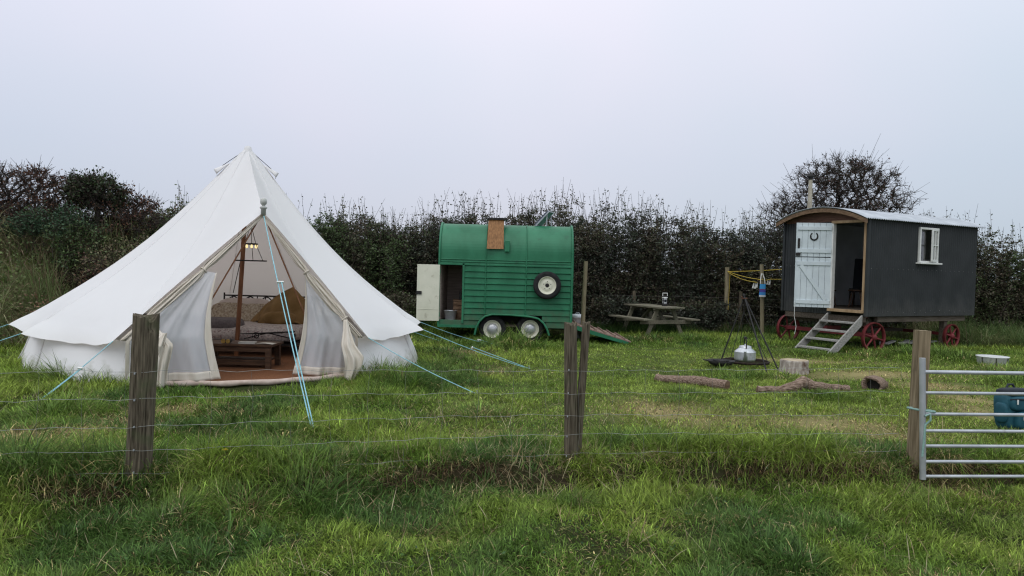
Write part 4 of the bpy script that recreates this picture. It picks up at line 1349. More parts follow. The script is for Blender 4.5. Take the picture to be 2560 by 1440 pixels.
for k, (px, py) in enumerate(((1885, 712), (1890, 713), (1894, 711), (1921, 703), (1926, 704))):
    q_ = P(px, py, 19.2 if k < 3 else 19.5)
    o = thing("clothes_peg", ["pale wooden clothes peg hanging on the washing line left of the peg bag", "wooden clothes peg on the washing line right of the peg bag"][k >= 3], "peg", q_, group="pegs left of the bag" if k < 3 else "pegs right of the bag")
    b = MB()
    for s_ in (-1, 1): b.beam((0, 0, .05), (-.03 + s_ * .014, 0, -.09), .016, .016)
    b.build("prongs", M_whitef, o)
bg = thing("peg_bag", "blue, red and white striped peg bag hanging from the washing line post", "bag", (tB.x + .0, tB.y - .14, P(1904, 742, 19.3).z))
w_ = .085; hh = P(1904, 710, 19.3).z - bg.location.z
cols = [((.55, .58, .62), 0, .14), ((.04, .22, .52), .14, .36), ((.07, .06, .30), .36, .56), ((.22, .05, .12), .56, .62), ((.05, .30, .62), .62, 1)]
M_bag = bpy.data.materials.new("striped_cotton"); M_bag.use_nodes = True
_n, _l = M_bag.node_tree.nodes, M_bag.node_tree.links
_t = _n.new("ShaderNodeTexCoord"); _s = _n.new("ShaderNodeSeparateXYZ"); _m = _n.new("ShaderNodeMapRange"); _c = _n.new("ShaderNodeValToRGB")
_m.inputs[1].default_value = 0; _m.inputs[2].default_value = hh
_l.new(_t.outputs["Object"], _s.inputs[0]); _l.new(_s.outputs["Z"], _m.inputs[0]); _l.new(_m.outputs[0], _c.inputs[0])
_c.color_ramp.interpolation = 'CONSTANT'
_c.color_ramp.elements[0].color = (*cols[0][0], 1); _c.color_ramp.elements[1].position = cols[1][1]; _c.color_ramp.elements[1].color = (*cols[1][0], 1)
for c_, a_, z_ in cols[2:]:
    e = _c.color_ramp.elements.new(a_); e.color = (*c_, 1)
_l.new(_c.outputs[0], _n["Principled BSDF"].inputs["Base Color"]); _n["Principled BSDF"].inputs["Roughness"].default_value = .9
b = MB()
b.grid(lambda u, v: Vector(((w_ * (1.02 - .14 * v)) * math.cos(2 * PI * u), .035 * (1 - .6 * v) * math.sin(2 * PI * u) - .0, hh * v)), 20, 8)
b.build("pouch", M_bag, bg)
b = MB()
for s_ in (-1, 1): b.tube([(s_ * .06, 0, hh), (s_ * .05, .02, hh + .13), (s_ * .015, .08, hh + .27)], .011, 6)
b.build("strap", M_whitef, bg)

# ================================================================== WIRE FENCE AT THE BACK
bf = thing("back_fence", "low stock wire fence with thin stakes in front of the dark hedge", "fence", (3.2, 20.4, 0))
O_ = Vector(bf.location)
stakes = [(1480, 800, 1483, 745, 20.5), (1588, 800, 1585, 727, 20.5), (1850, 800, 1852, 729, 20.7)]
for (a_, b_, c_, d_, D) in stakes:
    p = P(a_, b_, D); t = P(c_, d_, D)
    m_ = MB(); m_.tube([Vector((p.x, p.y, zg(p.x, p.y) - .1)) - O_, Vector((t.x, t.y, t.z)) - O_], [.05, .045], 10, wob=.1); m_.build("stake", M_post, bf)
m_ = MB()
for hz_ in (.25, .5, .75, .95):
    pts = []
    for i in range(40):
        x = 1.6 + i * .16; y = 20.45
        pts.append(Vector((x, y - .06, zg(x, y) + hz_ + .008 * math.sin(i * 1.7))) - O_)
    m_.tube(pts, .003, 4)
m_.build("wire", mk("rusty_wire", (.07, .065, .06), (.12, .11, .10), .8, 20), bf)

# ================================================================== FIRE PIT, KETTLE, LOGS
fc = ground_at(1863, 912)
fz = zg(fc.x, fc.y)
trp = thing("fire_tripod", "black iron tripod standing over the grill ring", "tripod", (fc.x, fc.y, fz))
ap_ = P(1861, 742, fc.y) - Vector(trp.location)
for px, py, ov in ((1800, 908, 0), (1946, 926, 0), (1919, 938, 0)):
    f_ = ground_at(px, py) - Vector(trp.location)
    b = MB(); d_ = (ap_ - f_)
    b.tube([f_ - d_ * .03, f_ + d_ * 1.04], .0125, 7); b.build("leg", M_black, trp)
b = MB(); b.tube([ap_ + Vector((.04 * math.cos(a), .04 * math.sin(a), -.03)) for a in [2 * PI * i / 10 for i in range(10)]], .012, 6, closed=True); b.tube([ap_ + Vector((-.05, 0, .0)), ap_ + Vector((0, .03, -.06)), ap_ + Vector((.05, 0, -.02))], .014, 6); b.build("apex_ring", mk("rusty_iron", (.07, .03, .018), (.13, .06, .035), .9, 30), trp)
gz = P(1865, 903, fc.y).z - fz
rr_ = .40
for k in range(3):
    a = rad(90) + 2 * PI * k / 3
    b = MB(); b.tube([pol(rr_, a, gz), Vector(ap_) + Vector((0, 0, -.28))], .0055, 5); b.build("chain", M_black, trp)
b = MB(); b.tube([Vector(ap_) + Vector((0, 0, -.28)), ap_], .0075, 5); b.build("hanging_chain", M_black, trp)
grl = thing("grill", "round rusty grill ring hanging low under the tripod", "grill", (fc.x, fc.y, fz + gz))
M_rust = bpy.data.materials["rusty_iron"]
b = MB(); b.tube(ring_pts(rr_, 0, 36), .022, 8, closed=True); b.build("rim", mk("sooty_iron", (.014, .011, .009), (.035, .022, .016), .9, 20), grl)
b = MB()
for i in range(8):
    y = -rr_ + .08 + i * (2 * rr_ - .16) / 7; w = math.sqrt(rr_ * rr_ - y * y); b.tube([(-w, y, .002), (w, y, .002)], .005, 5)
b.build("bars", bpy.data.materials["sooty_iron"], grl)
KT = 1.12
kt = thing("kettle", "large dented aluminium kettle standing on the grill ring", "kettle", (fc.x - .01, fc.y, fz + gz + .012), rad(-8))
kt.scale = (KT, KT, 1.04)
b = MB(); b.lathe([(0, 0), (.150, 0), (.163, .012), (.168, .03)], 32); b.lathe([(.168, .03), (.170, .155)], 32); b.lathe([(.170, .155), (.098, .222)], 32); b.lathe([(.098, .222), (.098, .246), (.088, .248)], 32); b.build("body", M_alu, kt)
b = MB(); b.lathe([(.094, .246), (.094, .254), (.06, .262), (.015, .266), (.012, .278), (.016, .286), (0, .290)], 24); b.build("lid", M_alu, kt)
b = MB(); b.tube([(-.02, -.155, .055), (-.025, -.21, .075), (-.035, -.245, .125), (-.045, -.275, .19)], [.042, .034, .024, .018], 12); b.build("spout", M_alu, kt)
b = MB(); b.tube([(.0, -.10, .215), (.0, -.105, .30), (.0, -.08, .385), (.0, .08, .385), (.0, .105, .30), (.0, .10, .215)], .009, 7); b.tube([(0, -.06, .392), (0, .06, .392)], .022, 10); b.build("handle", M_black, kt)
fb_ = ground_at(1802, 918)
bw = thing("fire_bowl", "shallow blackened fire bowl on the grass left of the grill", "bowl", (fb_.x, fb_.y, zg(fb_.x, fb_.y) + .02))
b = MB(); b.lathe([(0, 0), (.10, .005), (.17, .04), (.23, .10), (.245, .10), (.18, .03), (.10, .018), (0, .014)], 26); b.build("dish", M_black, bw)
b = MB()
for s_ in (-1, 1): b.tube([(s_ * .23, -.06, .095), (s_ * .31, -.04, .105), (s_ * .31, .04, .105), (s_ * .23, .06, .095)], .009, 6)
b.build("handle", M_black, bw)
b = MB()
for i in range(8):
    a = i * .8; b.tube([(.17 * math.cos(a), .17 * math.sin(a), .055), (.14 * math.cos(a + 2.6), .14 * math.sin(a + 2.6), .10)], .014, 5, wob=.3)
b.build("charred_stick", M_black, bw)

def log(label, pts, rr, name="log"):
    P3 = [ground_at(px, py) for px, py, _ in pts]
    base = sum(P3, Vector()) / len(P3)
    base.z = zg(base.x, base.y)
    o = thing(name, label, "log", base)
    W = []
    for (p, (_, _, up)), r in zip(zip(P3, pts), rr):
        W.append(Vector((p.x, p.y, zg(p.x, p.y) + r * .75 + up)) - base)
    fine, fr = [], []
    n = len(W)
    for i in range(n - 1):
        for j in range(5):
            t = j / 5
            fine.append(W[i].lerp(W[i + 1], t) + Vector((0, random.uniform(-.008, .008), random.uniform(-.008, .008)))); fr.append((rr[i] + (rr[i + 1] - rr[i]) * t) * random.uniform(.93, 1.07))
    fine.append(W[-1]); fr.append(rr[-1])
    b = MB(); b.tube(fine, fr, 14, True, True, wob=.16); b.build("bark", M_bark, o)
    for a_, c_ in ((0, 1), (-1, -2)):
        d = (fine[a_] - fine[c_]).normalized()
        e = MB(); A = axis_matrix(fine[a_] + d * .004, d); e.lathe([(fr[a_] * .86, 0), (fr[a_] * .5, .003), (0, .004)], 14, A, False); e.build("cut_end", M_hutwood, o)
    return o
log("long straight split log lying left of the fire, in the short grass", [(1640, 952, 0), (1700, 960, 0), (1760, 966, 0), (1818, 976, 0)], [.055, .07, .075, .08])
log("crooked log with a hump in its middle, in front of the stump", [(1892, 981, 0), (1950, 983, 0), (1985, 982, .02), (2008, 980, .07), (2035, 980, .02), (2080, 979, 0), (2120, 979, 0)], [.05, .055, .075, .085, .07, .06, .05])
hl_ = ground_at(2178, 975)
hlog = thing("hollow_log", "short hollow log end resting right of the crooked log", "log", (hl_.x, hl_.y, zg(hl_.x, hl_.y) - .05), rad(-42))
b = MB(); b.M = axis_matrix((0, .18, .10), (0, -1, .0))
b.lathe([(.10, -.2), (.13, -.12), (.135, .1), (.14, .2), (.115, .2), (.09, .12), (.07, -.1), (0, -.12)], 18, None, True, 0, lambda a, z: 1 + .10 * math.sin(3 * a + 1) + .05 * math.sin(7 * a)); b.build("bark", M_bark, hlog)
b = MB(); b.M = axis_matrix((0, .18, .10), (0, -1, .0)); b.lathe([(.088, .10), (0, .09)], 16); b.build("hollow", M_dark, hlog)
st_ = ground_at(1998, 937)
stm = thing("tree_stump", "pale sawn tree stump seat beside the fire tripod", "stump", (st_.x, st_.y + .2, zg(st_.x, st_.y + .2)), 0)
def flare(a, z): return 1 + .04 * math.sin(3 * a + .5) + .035 * math.sin(5 * a) + (.10 * max(0, math.sin(a * 2.5 + 4)) if z < .1 else 0)
b = MB(); b.lathe([(.245, -.05), (.235, .05), (.222, .10), (.225, .18), (.222, .204), (.205, .21)], 36, None, True, 0, flare); b.build("bark", M_stump, stm)
b = MB(); b.lathe([(.207, .21), (.12, .212), (0, .214)], 36, None, False, 0, flare); b.build("sawn_top", M_cut, stm)
tb_ = ground_at(2498, 918)
tub = thing("tub", "round white enamel tub sitting in the grass beyond the gate", "tub", (tb_.x, tb_.y + .2, zg(tb_.x, tb_.y + .2)))
b = MB(); b.lathe([(0, .0), (.22, .0), (.24, .02), (.262, .17), (.275, .178), (.272, .188), (.20, .182), (0, .180)], 32); b.build("basin", mk("chipped_enamel", (.56, .57, .57), (.68, .69, .69), .4, 6, extra=((.30, .30, .29), 9, .64, .8)), tub)
b = MB()
for a in (rad(200), rad(250), rad(300)): b.tube([pol(.255, a, .02), pol(.272, a, .17)], .008, 5)
b.build("side_strap", M_black, tub)

# ================================================================== BACKPACK
bp_ = ground_at(2553, 1080)
bpk = thing("backpack", "teal rucksack with front pockets lying on the grass behind the gate", "backpack", (bp_.x, bp_.y + .12, zg(bp_.x, bp_.y + .12)), rad(10))
def pack(nm, c, size, mat, e=.5, R=None):
    q = MB(); q.blob(c, size, 14, 26, e, .02, R); return q.build(nm, mat, bpk, subsurf=1)
RT = Matrix.Rotation(rad(-7), 3, 'X')
pack("body", (0, .02, .21), (.37, .22, .45), M_teal, .50, RT)
pack("top_flap", (0, .03, .40), (.33, .22, .11), M_navy, .60, RT)
pack("upper_pocket", (.015, -.07, .295), (.31, .13, .16), M_teal, .52, RT)
pack("lower_pocket", (.035, -.105, .12), (.27, .15, .20), M_teal, .48, RT)
pack("side_pocket", (-.175, -.01, .19), (.07, .17, .22), M_teal, .65)
def trim(nm, pts, r, mat=M_navy):
    q = MB(); q.tube(pts, r, 6); q.build(nm, mat, bpk)
trim("upper_zip", [(-.145, -.085, .345), (-.09, -.128, .352), (.02, -.145, .354), (.14, -.118, .35)], .008)
trim("lower_zip", [(-.095, -.150, .19), (-.03, -.182, .20), (.06, -.186, .202), (.15, -.165, .195)], .008)
trim("base_seam", [(-.16, -.08, .03), (0, -.15, .025), (.16, -.10, .03)], .012)
trim("carry_loop", [(-.04, .08, .43), (-.01, .09, .48), (.05, .09, .48), (.07, .08, .43)], .013)
for c_ in ((-.10, -.142, .325), (-.06, -.192, .165)):
    q = MB(); q.box(c_, (.012, .010, .05)); q.build("zip_pull", M_whitef, bpk)
q = MB(); q.box((.10, -.186, .11), (.05, .008, .035)); q.build("fabric_patch", M_black, bpk)

# ================================================================== FRONT FENCE
ff = thing("wire_fence", "stock netting fence on weathered round posts across the foreground", "fence", (0.47, 6.1, 0))
FO = Vector(ff.location)
def fpost(pxb, pyb, pxt, pyt, D, r, mat, n, label=None, square=False, z0=-.35, chip=False, nm="fence_post"):
    pb_ = P(pxb, pyb, D); pt_ = P(pxt, pyt, D)
    d = (pt_ - pb_)
    lo = pb_ - d * .25
    b = MB()
    if square:
        b.beam(lo - FO, pt_ - FO, r * 2, r * 2, (0, 1, 0))
    else:
        K = 24
        pts = [lo.lerp(pt_, i / K) - FO for i in range(K + 1)]
        vs, fs = [], []
        for i, p in enumerate(pts):
            for k in range(n):
                a = 2 * PI * k / n
                q = r * (1 + .05 * math.sin(3 * a + 1.3) + .030 * math.sin(7 * a + i * .25) + .015 * math.sin(13 * a + i * .5) - .04 * (i / K) + random.uniform(-.010, .010))
                for ci, c0 in enumerate((4.15, 4.62, 5.05, 5.6, 3.6, 1.2, 2.4)):          # drying cracks down the grain
                    w_ = .035 + .02 * (ci % 3)
                    dd_ = (a - c0 - .06 * math.sin(i * .6 + ci)) / w_
                    q -= r * (.10 + .05 * (ci % 2)) * math.exp(-dd_ * dd_) * (.4 + .6 * math.sin(PI * min(1, max(0, (i + ci) / K))))
                zz = .010 * math.sin(2 * a + 1) + .006 * math.sin(9 * a) if i == K else 0
                if chip and i >= K - 1:
                    g_ = math.exp(-((a - 5.75) / .42) ** 2); zz -= g_ * (.055 if i == K else .03); q *= 1 - .22 * g_
                vs.append(p + Vector((q * math.cos(a), q * math.sin(a), zz)))
        for i in range(K):
            for k in range(n): fs.append((i * n + k, i * n + (k + 1) % n, (i + 1) * n + (k + 1) % n, (i + 1) * n + k))
        b.add(vs, fs, True)
        top = vs[K * n:]
        b.add(top + [sum(top, Vector()) / n + Vector((0, 0, .006))], [(k, (k + 1) % n, n) for k in range(n)], False)
    return b.build(nm, mat, ff, label=label)
fpost(345, 1205, 365, 788, 5.34, .088, M_post, 90, "thick round weathered fence post with lichen and a chipped top", chip=True)
fpost(1426, 1160, 1426, 809, 6.10, .054, M_post, 80, "upright round fence post with vertical cracks")
fpost(1440, 1160, 1466, 807, 6.16, .034, M_post, 60, "thin split stake leaning against the upright post", nm="leaning_stake")
fpost(2286, 1165, 2306, 826, 6.30, .049, M_post_new, 20, "newer square gate post of brown timber", square=True)
fpost(-700, 1250, -690, 780, 4.75, .07, M_post, 20)
wz = [.79, .60, .41, .245, .085, -.05]
xs_w = np.arange(-5.3, 3.36, .10)
for h_ in wz:
    b = MB(); pts = []
    for i, x in enumerate(xs_w):
        y = float(np.interp(x, FENCE_X, FENCE_Y)) - np.interp(x, [-2.9, -2.66, -2.4, .3, .47, .7, 3.2, 3.5], [.06, .095, .06, .03, .062, .03, .06, .08])
        z = h_ + .012 * math.sin(x * .9 + h_ * 5) + .006 * math.sin(x * 9.3 + h_ * 30) + .005 * math.sin(x * 21 + h_ * 11) + np.interp(x, [-5.3, .47, 3.42], [.0, 0, .055])
        pts.append(Vector((x, y, z)) - FO)
    b.tube(pts, .0014, 4); b.build("horizontal_wire", M_wire, ff)
M_wire2 = mk("dull_wire", (.14, .14, .13), (.22, .22, .20), .7, 20)
x = -5.2; k = 0
while x < 3.36:
    b = MB(); pts = []
    for j in range(len(wz)):
        y = float(np.interp(x, FENCE_X, FENCE_Y)) - .05
        pts.append(Vector((x + .012 * math.sin(j * 2.1 + k), y, wz[j] + np.interp(x, [-5.3, .47, 3.42], [.0, 0, .055]))) - FO)
    b.tube(pts, .0010, 4); b.build("upright_wire", M_wire2, ff)
    x += .275; k += 1
# staples
b = MB()
for (xx, rr0) in ((-2.66, .09), (.47, .055)):
    yy = float(np.interp(xx, FENCE_X, FENCE_Y)) - rr0 - .004
    for h_ in wz[:5]:
        o = ff.location
        s = MB(); s.box(Vector((xx + .01, yy, h_)) - FO, (.008, .012, .012)); s.build("staple", M_galv, ff)

# ================================================================== FIELD GATE
GD = 6.02
gt = thing("field_gate", "galvanised tubular steel field gate of seven bars", "gate", (P(2307, 1192, GD).x, GD, 0))
GO = Vector(gt.location)
b = MB()
ta, tb2 = P(2306, 895, GD), P(2307, 1198, GD)
b.tube([tb2 - GO, ta - GO], .024, 12); b.build("stile", M_galv, gt)
gl = 3.0
for i, py in enumerate((930, 982, 1035, 1077, 1115, 1154, 1191)):
    a = P(2310, py, GD) - GO; c = P(2560, py + (3.5 - i * .55), GD) - GO
    d = (c - a).normalized()
    b = MB(); b.tube([a, a + d * gl], .0165 if i == 0 else .0135, 10); b.build("bar", M_galv, gt)
b = MB(); b.tube([Vector((gl, 0, .0)), Vector((gl, 0, .95))], .024, 12); b.build("stile", M_galv, gt)
rp2 = thing("rope_loop", "pale green rope tying the gate to its square post", "rope", (GO.x, GD, .57))
b = MB()
zc = P(2300, 1027, GD).z
c0 = Vector((P(2296, 1027, GD + .25).x, GD + .25, zc)); RO = Vector(rp2.location)
b.tube([Vector((P(2294, 1027, GD + .15).x + .014 + .074 * math.cos(a), GD + .125 + .155 * math.sin(a), zc - .012 + .014 * math.cos(a + 2))) - RO for a in [2 * PI * i / 24 for i in range(24)]], .009, 7, closed=True)
b.build("loop", M_rope2, rp2)
b = MB()
k0 = P(2313, 1040, GD - .03) - RO
b.tube([k0, k0 + Vector((.035, -.01, .02)), k0 + Vector((.04, -.01, -.03)), k0 + Vector((.005, 0, -.07)), k0 + Vector((.0, 0, -.18)), k0 + Vector((-.01, 0, -.33))], .009, 7); b.build("loose_end", M_rope2, rp2)

# ================================================================== GRASS
def lerp3(a, b, t): return a * (1 - t[:, None]) + b * t[:, None]
DRY = []
for px, py, sx, sy, w in ((1650, 1030, .55, .22, .9), (1790, 1052, .7, .2, .55), (2080, 1062, .9, .18, .75), (2240, 1090, .4, .16, .6), (2020, 905, 1.2, .18, .7), (2190, 935, 1.0, .18, .85), (2330, 965, .6, .2, .85),
                          (2420, 1000, .5, .25, .8), (2440, 1030, .35, .2, .7), (1600, 1010, .5, .15, .4), (70, 1105, .7, .12, .9), (210, 1080, .5, .10, .8), (300, 1055, .4, .1, .7), (430, 1025, .45, .1, .7), (1240, 1090, .3, .1, .5), (900, 1130, .25, .08, .5), (1230, 930, .4, .2, .4), (1180, 880, .5, .2, .35), (2380, 1170, .3, .15, .5)):
    p = ground_at(px, py); DRY.append((p.x, p.y, sx, sy * 2.3, w))
def dry_at(x, y):
    d = np.zeros_like(x)
    for cx, cy, sx, sy, w in DRY:
        d = np.maximum(d, w * np.exp(-(((x - cx) / sx) ** 2 + ((y - cy) / sy) ** 2) * .8))
    return d
def sward(name, ya, yb, dens, wscale, segs, seed):
    global RS
    RS = np.random.RandomState(seed)
    A = (.78 * (yb ** 2 - ya ** 2)) + 1.4 * (yb - ya)
    n = int(A * dens)
    y = np.sqrt(RS.uniform(ya ** 2, yb ** 2, n)); x = RS.uniform(-1, 1, n) * (.78 * y + .7)
    s = fence_side(x, y)
    cl = vnoise(x, y, .30, 4); big = vnoise(x, y, 1.5, 5); fine = vnoise(x, y, .11, 6); mid = vnoise(x, y, .6, 9)
    tr = np.hypot(x + 4.4, y - 12.3)
    keep = (tr > 2.86) & ~((tr < 3.1) & (np.abs(x + 3.3) < 1.15) & (y < 11.0))
    keep &= RS.rand(n) < (.28 + .72 * sstep(.26, .52, cl * .55 + fine * .45))
    inh = (np.abs((x - hc.x) * ex.x + (y - hc.y) * ex.y) < 1.9) & (np.abs((x - hc.x) * ey.x + (y - hc.y) * ey.y) < .9)
    keep &= ~(inh & (RS.rand(n) < .75))
    keep &= RS.rand(n) > .55 * dry_at(x, y)
    inside = s > .1
    edge = .15 * (y - 10) - .5 + 1.2 * (big - .5)
    mown = sstep(-.5, .9, x - edge) * sstep(.5, 1.1, s + .5 * (mid - .5)) * (1 - sstep(15.8, 17.2, y + .02 * x))
    # length of the sward
    L = .060 + .10 * mid * mid + .05 * cl
    L = np.where(s < -.3, .042 + .045 * mid + .045 * cl * big, L)
    strip = np.exp(-((s - .10) / .30) ** 2) * (x < 3.9) + .8 * np.exp(-((s + .45) / .25) ** 2) * (x < 2.6) * sstep(.45, .7, big)
    L = L + strip * (.03 + .11 * cl * mid * 1.6)
    L = L * (1 - .66 * mown) + mown * .012
    tuft = np.exp(-((tr - 3.15) / .28) ** 2) * (1 - .0 * mown)
    L = L + tuft * (.04 + .11 * cl)
    # tussocks seen in the photograph: fire pit, trailer wheels, hut, fence feet
    tus = np.zeros(n); taz = np.zeros(n); tdry = np.zeros(n)
    for ti, (cx, cy, r_, a_) in enumerate(TUSS):
        g = np.exp(-(((x - cx) ** 2 + (y - cy) ** 2) / r_ ** 2)); L = L + g * a_ * 1.25 * (.5 + cl); m_ = g > tus; tus = np.where(m_, g, tus); taz = np.where(m_, np.arctan2(y - cy, x - cx), taz); tdry = np.where(m_, g * (ti % 4 == 3), tdry)
    front = np.exp(-(((x + 3.45) / 1.25) ** 2 + ((y - 9.35) / .42) ** 2))      # trodden at the tent door
    foot = np.exp(-(((x + 2.68) / .40) ** 2 + ((y - 5.05) / .42) ** 2))       # thin at the foot of the thick post
    foot2 = np.exp(-(((x - .47) / .22) ** 2 + ((y - 5.92) / .22) ** 2))
    L = L * (1 - .72 * np.clip(front, 0, 1)) * (1 - .72 * foot) * (1 - .55 * foot2)
    L = L * RS.uniform(.55, 1.25, n)
    # colour
    g1 = np.array([.100, .180, .027]); g2 = np.array([.205, .280, .050]); g3 = np.array([.040, .098, .028]); yl = np.array([.200, .270, .055])
    st = np.array([.46, .385, .19]); br = np.array([.15, .105, .052]); dkb = np.array([.085, .06, .036])
    c = lerp3(np.repeat(g1[None], n, 0), np.repeat(g2[None], n, 0), np.clip(.5 + 1.1 * (big - .5) + 1.0 * (mid - .5) + .5 * (cl - .5) + RS.uniform(-.25, .25, n), 0, 1))
    c = lerp3(c, np.repeat(g3[None], n, 0), sstep(.55, .8, vnoise(x, y, .85, 7)) * .75 * (1 - mown * .6))
    c = lerp3(c, np.repeat(yl[None], n, 0), np.clip(mown * (.20 + .55 * sstep(.35, .75, vnoise(x, y, 1.1, 8)) ) + RS.uniform(-.1, .1, n), 0, 1))
    c = lerp3(c, np.repeat(np.array([[.060, .125, .030]]), n, 0), np.clip(tus, 0, 1) * .7)
    d = dry_at(x, y)
    pd = np.clip(.075 + d * 1.0 + .12 * np.exp(-((s - .02) / .22) ** 2) * (x < 3.9) * (.3 + .7 * (x > -1.5)) + .20 * sstep(.62, .8, vnoise(x, y, .42, 10)) * (1 - mown) + .15 * mown * sstep(.5, .75, fine) + .45 * tdry, 0, .95)
    isd = RS.rand(n) < pd
    sc = np.where((RS.rand(n) < .55)[:, None], st, br)
    c = np.where(isd[:, None], sc, c)
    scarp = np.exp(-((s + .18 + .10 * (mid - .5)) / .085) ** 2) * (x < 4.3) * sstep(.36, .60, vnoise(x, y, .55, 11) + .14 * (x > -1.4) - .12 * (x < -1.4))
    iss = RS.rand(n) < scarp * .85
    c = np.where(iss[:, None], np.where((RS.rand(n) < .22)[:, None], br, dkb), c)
    c = c * np.exp(RS.normal(0, .42, n))[:, None]
    az = 2 * PI * vnoise(x, y, .28, 12) * 2 + RS.normal(0, 1.3, n)
    az = np.where((tus > .25) & (RS.rand(n) < .8), taz + RS.normal(0, .6, n), az)
    bend = RS.uniform(.2, 1.9, n) + .4 * (L > .14) + .4 * isd
    tilt = RS.uniform(.0, 1.15, n) + .35 * isd
    az = np.where(iss | ((np.abs(s) < .12) & (RS.rand(n) < .35) & (x < 3.9)), -PI / 2 + RS.normal(0, 1.1, n), az)
    tilt = np.where(iss, RS.uniform(.5, 1.7, n), tilt)
    L = np.where(iss, np.minimum(L, .09), L)
    W = wscale * RS.uniform(.6, 1.4, n) * np.where(isd, .7, 1)
    z = H(x, y) - .004
    k = np.nonzero(keep)[0]
    tip = c * np.array([1.25, 1.18, 1.1])
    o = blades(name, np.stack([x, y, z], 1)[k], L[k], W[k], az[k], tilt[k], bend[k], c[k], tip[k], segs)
    return o
TUSS = []
for px, py, r_, a_ in ((1790, 935, .30, .12), (1850, 948, .35, .14), (1900, 945, .3, .10), (1960, 945, .25, .12), (1720, 985, .3, .05), (1230, 868, .50, .26), (1330, 870, .50, .26), (1280, 868, .4, .2), (1130, 862, .45, .16), (1420, 868, .35, .14), (760, 1275, .30, .09), (620, 1290, .25, .07), (1690, 1000, .25, .04), (1120, 838, .7, .16), (1450, 870, .5, .10), (1640, 850, .6, .14), (1720, 850, .5, .12), (1900, 845, .35, .12), (1815, 825, .3, .12), (2170, 890, .5, .12), (2020, 885, .4, .08), (2300, 890, .8, .14), (2400, 900, .9, .16), (2500, 930, .5, .10), (2560, 960, .6, .12), (2060, 990, .4, .05),
                       (1000, 960, .5, .14), (950, 950, .35, .12), (200, 960, .5, .16), (120, 1040, .5, .12), (460, 985, .35, .08), (330, 1235, .20, .06), (370, 1225, .18, .05), (420, 1300, .3, .05), (870, 1150, .2, .12), (1200, 1040, .4, .10), (1560, 1130, .3, .12), (1660, 1120, .35, .10), (2000, 1120, .3, .06), (700, 1100, .3, .08), (250, 1190, .4, .10), (50, 1180, .4, .10), (2530, 1090, .3, .06)):
    p = ground_at(px, py); TUSS.append((p.x, p.y, r_, a_))
_rt = np.random.RandomState(77)
for i in range(150):                                            # chance tussocks in the rough grass
    y_ = math.sqrt(_rt.uniform(3.4 ** 2, 14 ** 2)); x_ = _rt.uniform(-.75, .72) * y_
    if x_ > .15 * (y_ - 10) and y_ > 6.9: continue
    if math.hypot(x_ + 4.55, y_ - 12.3) < 3.3: continue
    TUSS.append((x_, y_, _rt.uniform(.10, .24), _rt.uniform(.03, .085) * (1 if y_ > 5.5 else .6)))
for nm, a in (("grass", (2.9, 6.9, 9200, .0056, 3, 21)), ("grass", (6.9, 11.2, 4800, .0076, 3, 22)), ("grass", (11.2, 21.5, 1700, .0115, 2, 23))):
    tag(sward(nm, *a), "rough green field grass with yellowed worn patches and longer tufts", "grass", kind="stuff")

# the turf under the blades: mossy where mown, straw coloured where worn
gxr, gyr = GX.ravel(), GY.ravel()
gs_ = fence_side(gxr, gyr)
gmown = sstep(-.5, .9, gxr - (.15 * (gyr - 10) - .5)) * sstep(.5, 1.1, gs_) * (1 - sstep(15.8, 17.2, gyr))
base_c = np.array([.030, .040, .014])[None] * (.7 + .7 * vnoise(gxr, gyr, .4, 5))[:, None]
moss = np.array([.085, .115, .030])[None] * (.7 + .6 * vnoise(gxr, gyr, .25, 8))[:, None]
gc = lerp3(base_c, moss, gmown * .8)
gc = lerp3(gc, np.repeat(np.array([[.33, .275, .13]]), len(gc), 0), np.clip(dry_at(gxr, gyr) * 1.1, 0, 1))
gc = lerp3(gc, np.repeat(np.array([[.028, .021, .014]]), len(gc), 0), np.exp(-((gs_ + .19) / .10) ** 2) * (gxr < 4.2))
gd_ = gyr - np.interp(gxr, FOOT_X, FOOT_Y)
thatch = np.array([.21, .20, .105])[None] * (.6 + .8 * vnoise(gxr, gyr, .35, 6))[:, None]
red_ = np.array([.20, .115, .08])[None]
thatch = lerp3(thatch, np.repeat(red_, len(gc), 0), sstep(.5, .7, vnoise(gxr, gyr, 1.0, 2)))
gc = lerp3(gc, thatch, sstep(-.5, .1, gd_) * (gxr < -3.2) * (gxr > -16))
rgba = np.ones((len(gc), 4), dtype=np.float32); rgba[:, :3] = gc
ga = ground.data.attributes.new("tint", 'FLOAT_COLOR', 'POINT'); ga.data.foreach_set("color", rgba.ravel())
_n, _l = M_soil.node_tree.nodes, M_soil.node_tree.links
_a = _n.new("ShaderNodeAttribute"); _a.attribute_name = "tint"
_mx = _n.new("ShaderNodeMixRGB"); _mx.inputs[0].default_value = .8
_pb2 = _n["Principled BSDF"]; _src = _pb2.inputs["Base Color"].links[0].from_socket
_l.new(_src, _mx.inputs[1]); _l.new(_a.outputs["Color"], _mx.inputs[2]); _l.new(_mx.outputs[0], _pb2.inputs["Base Color"])

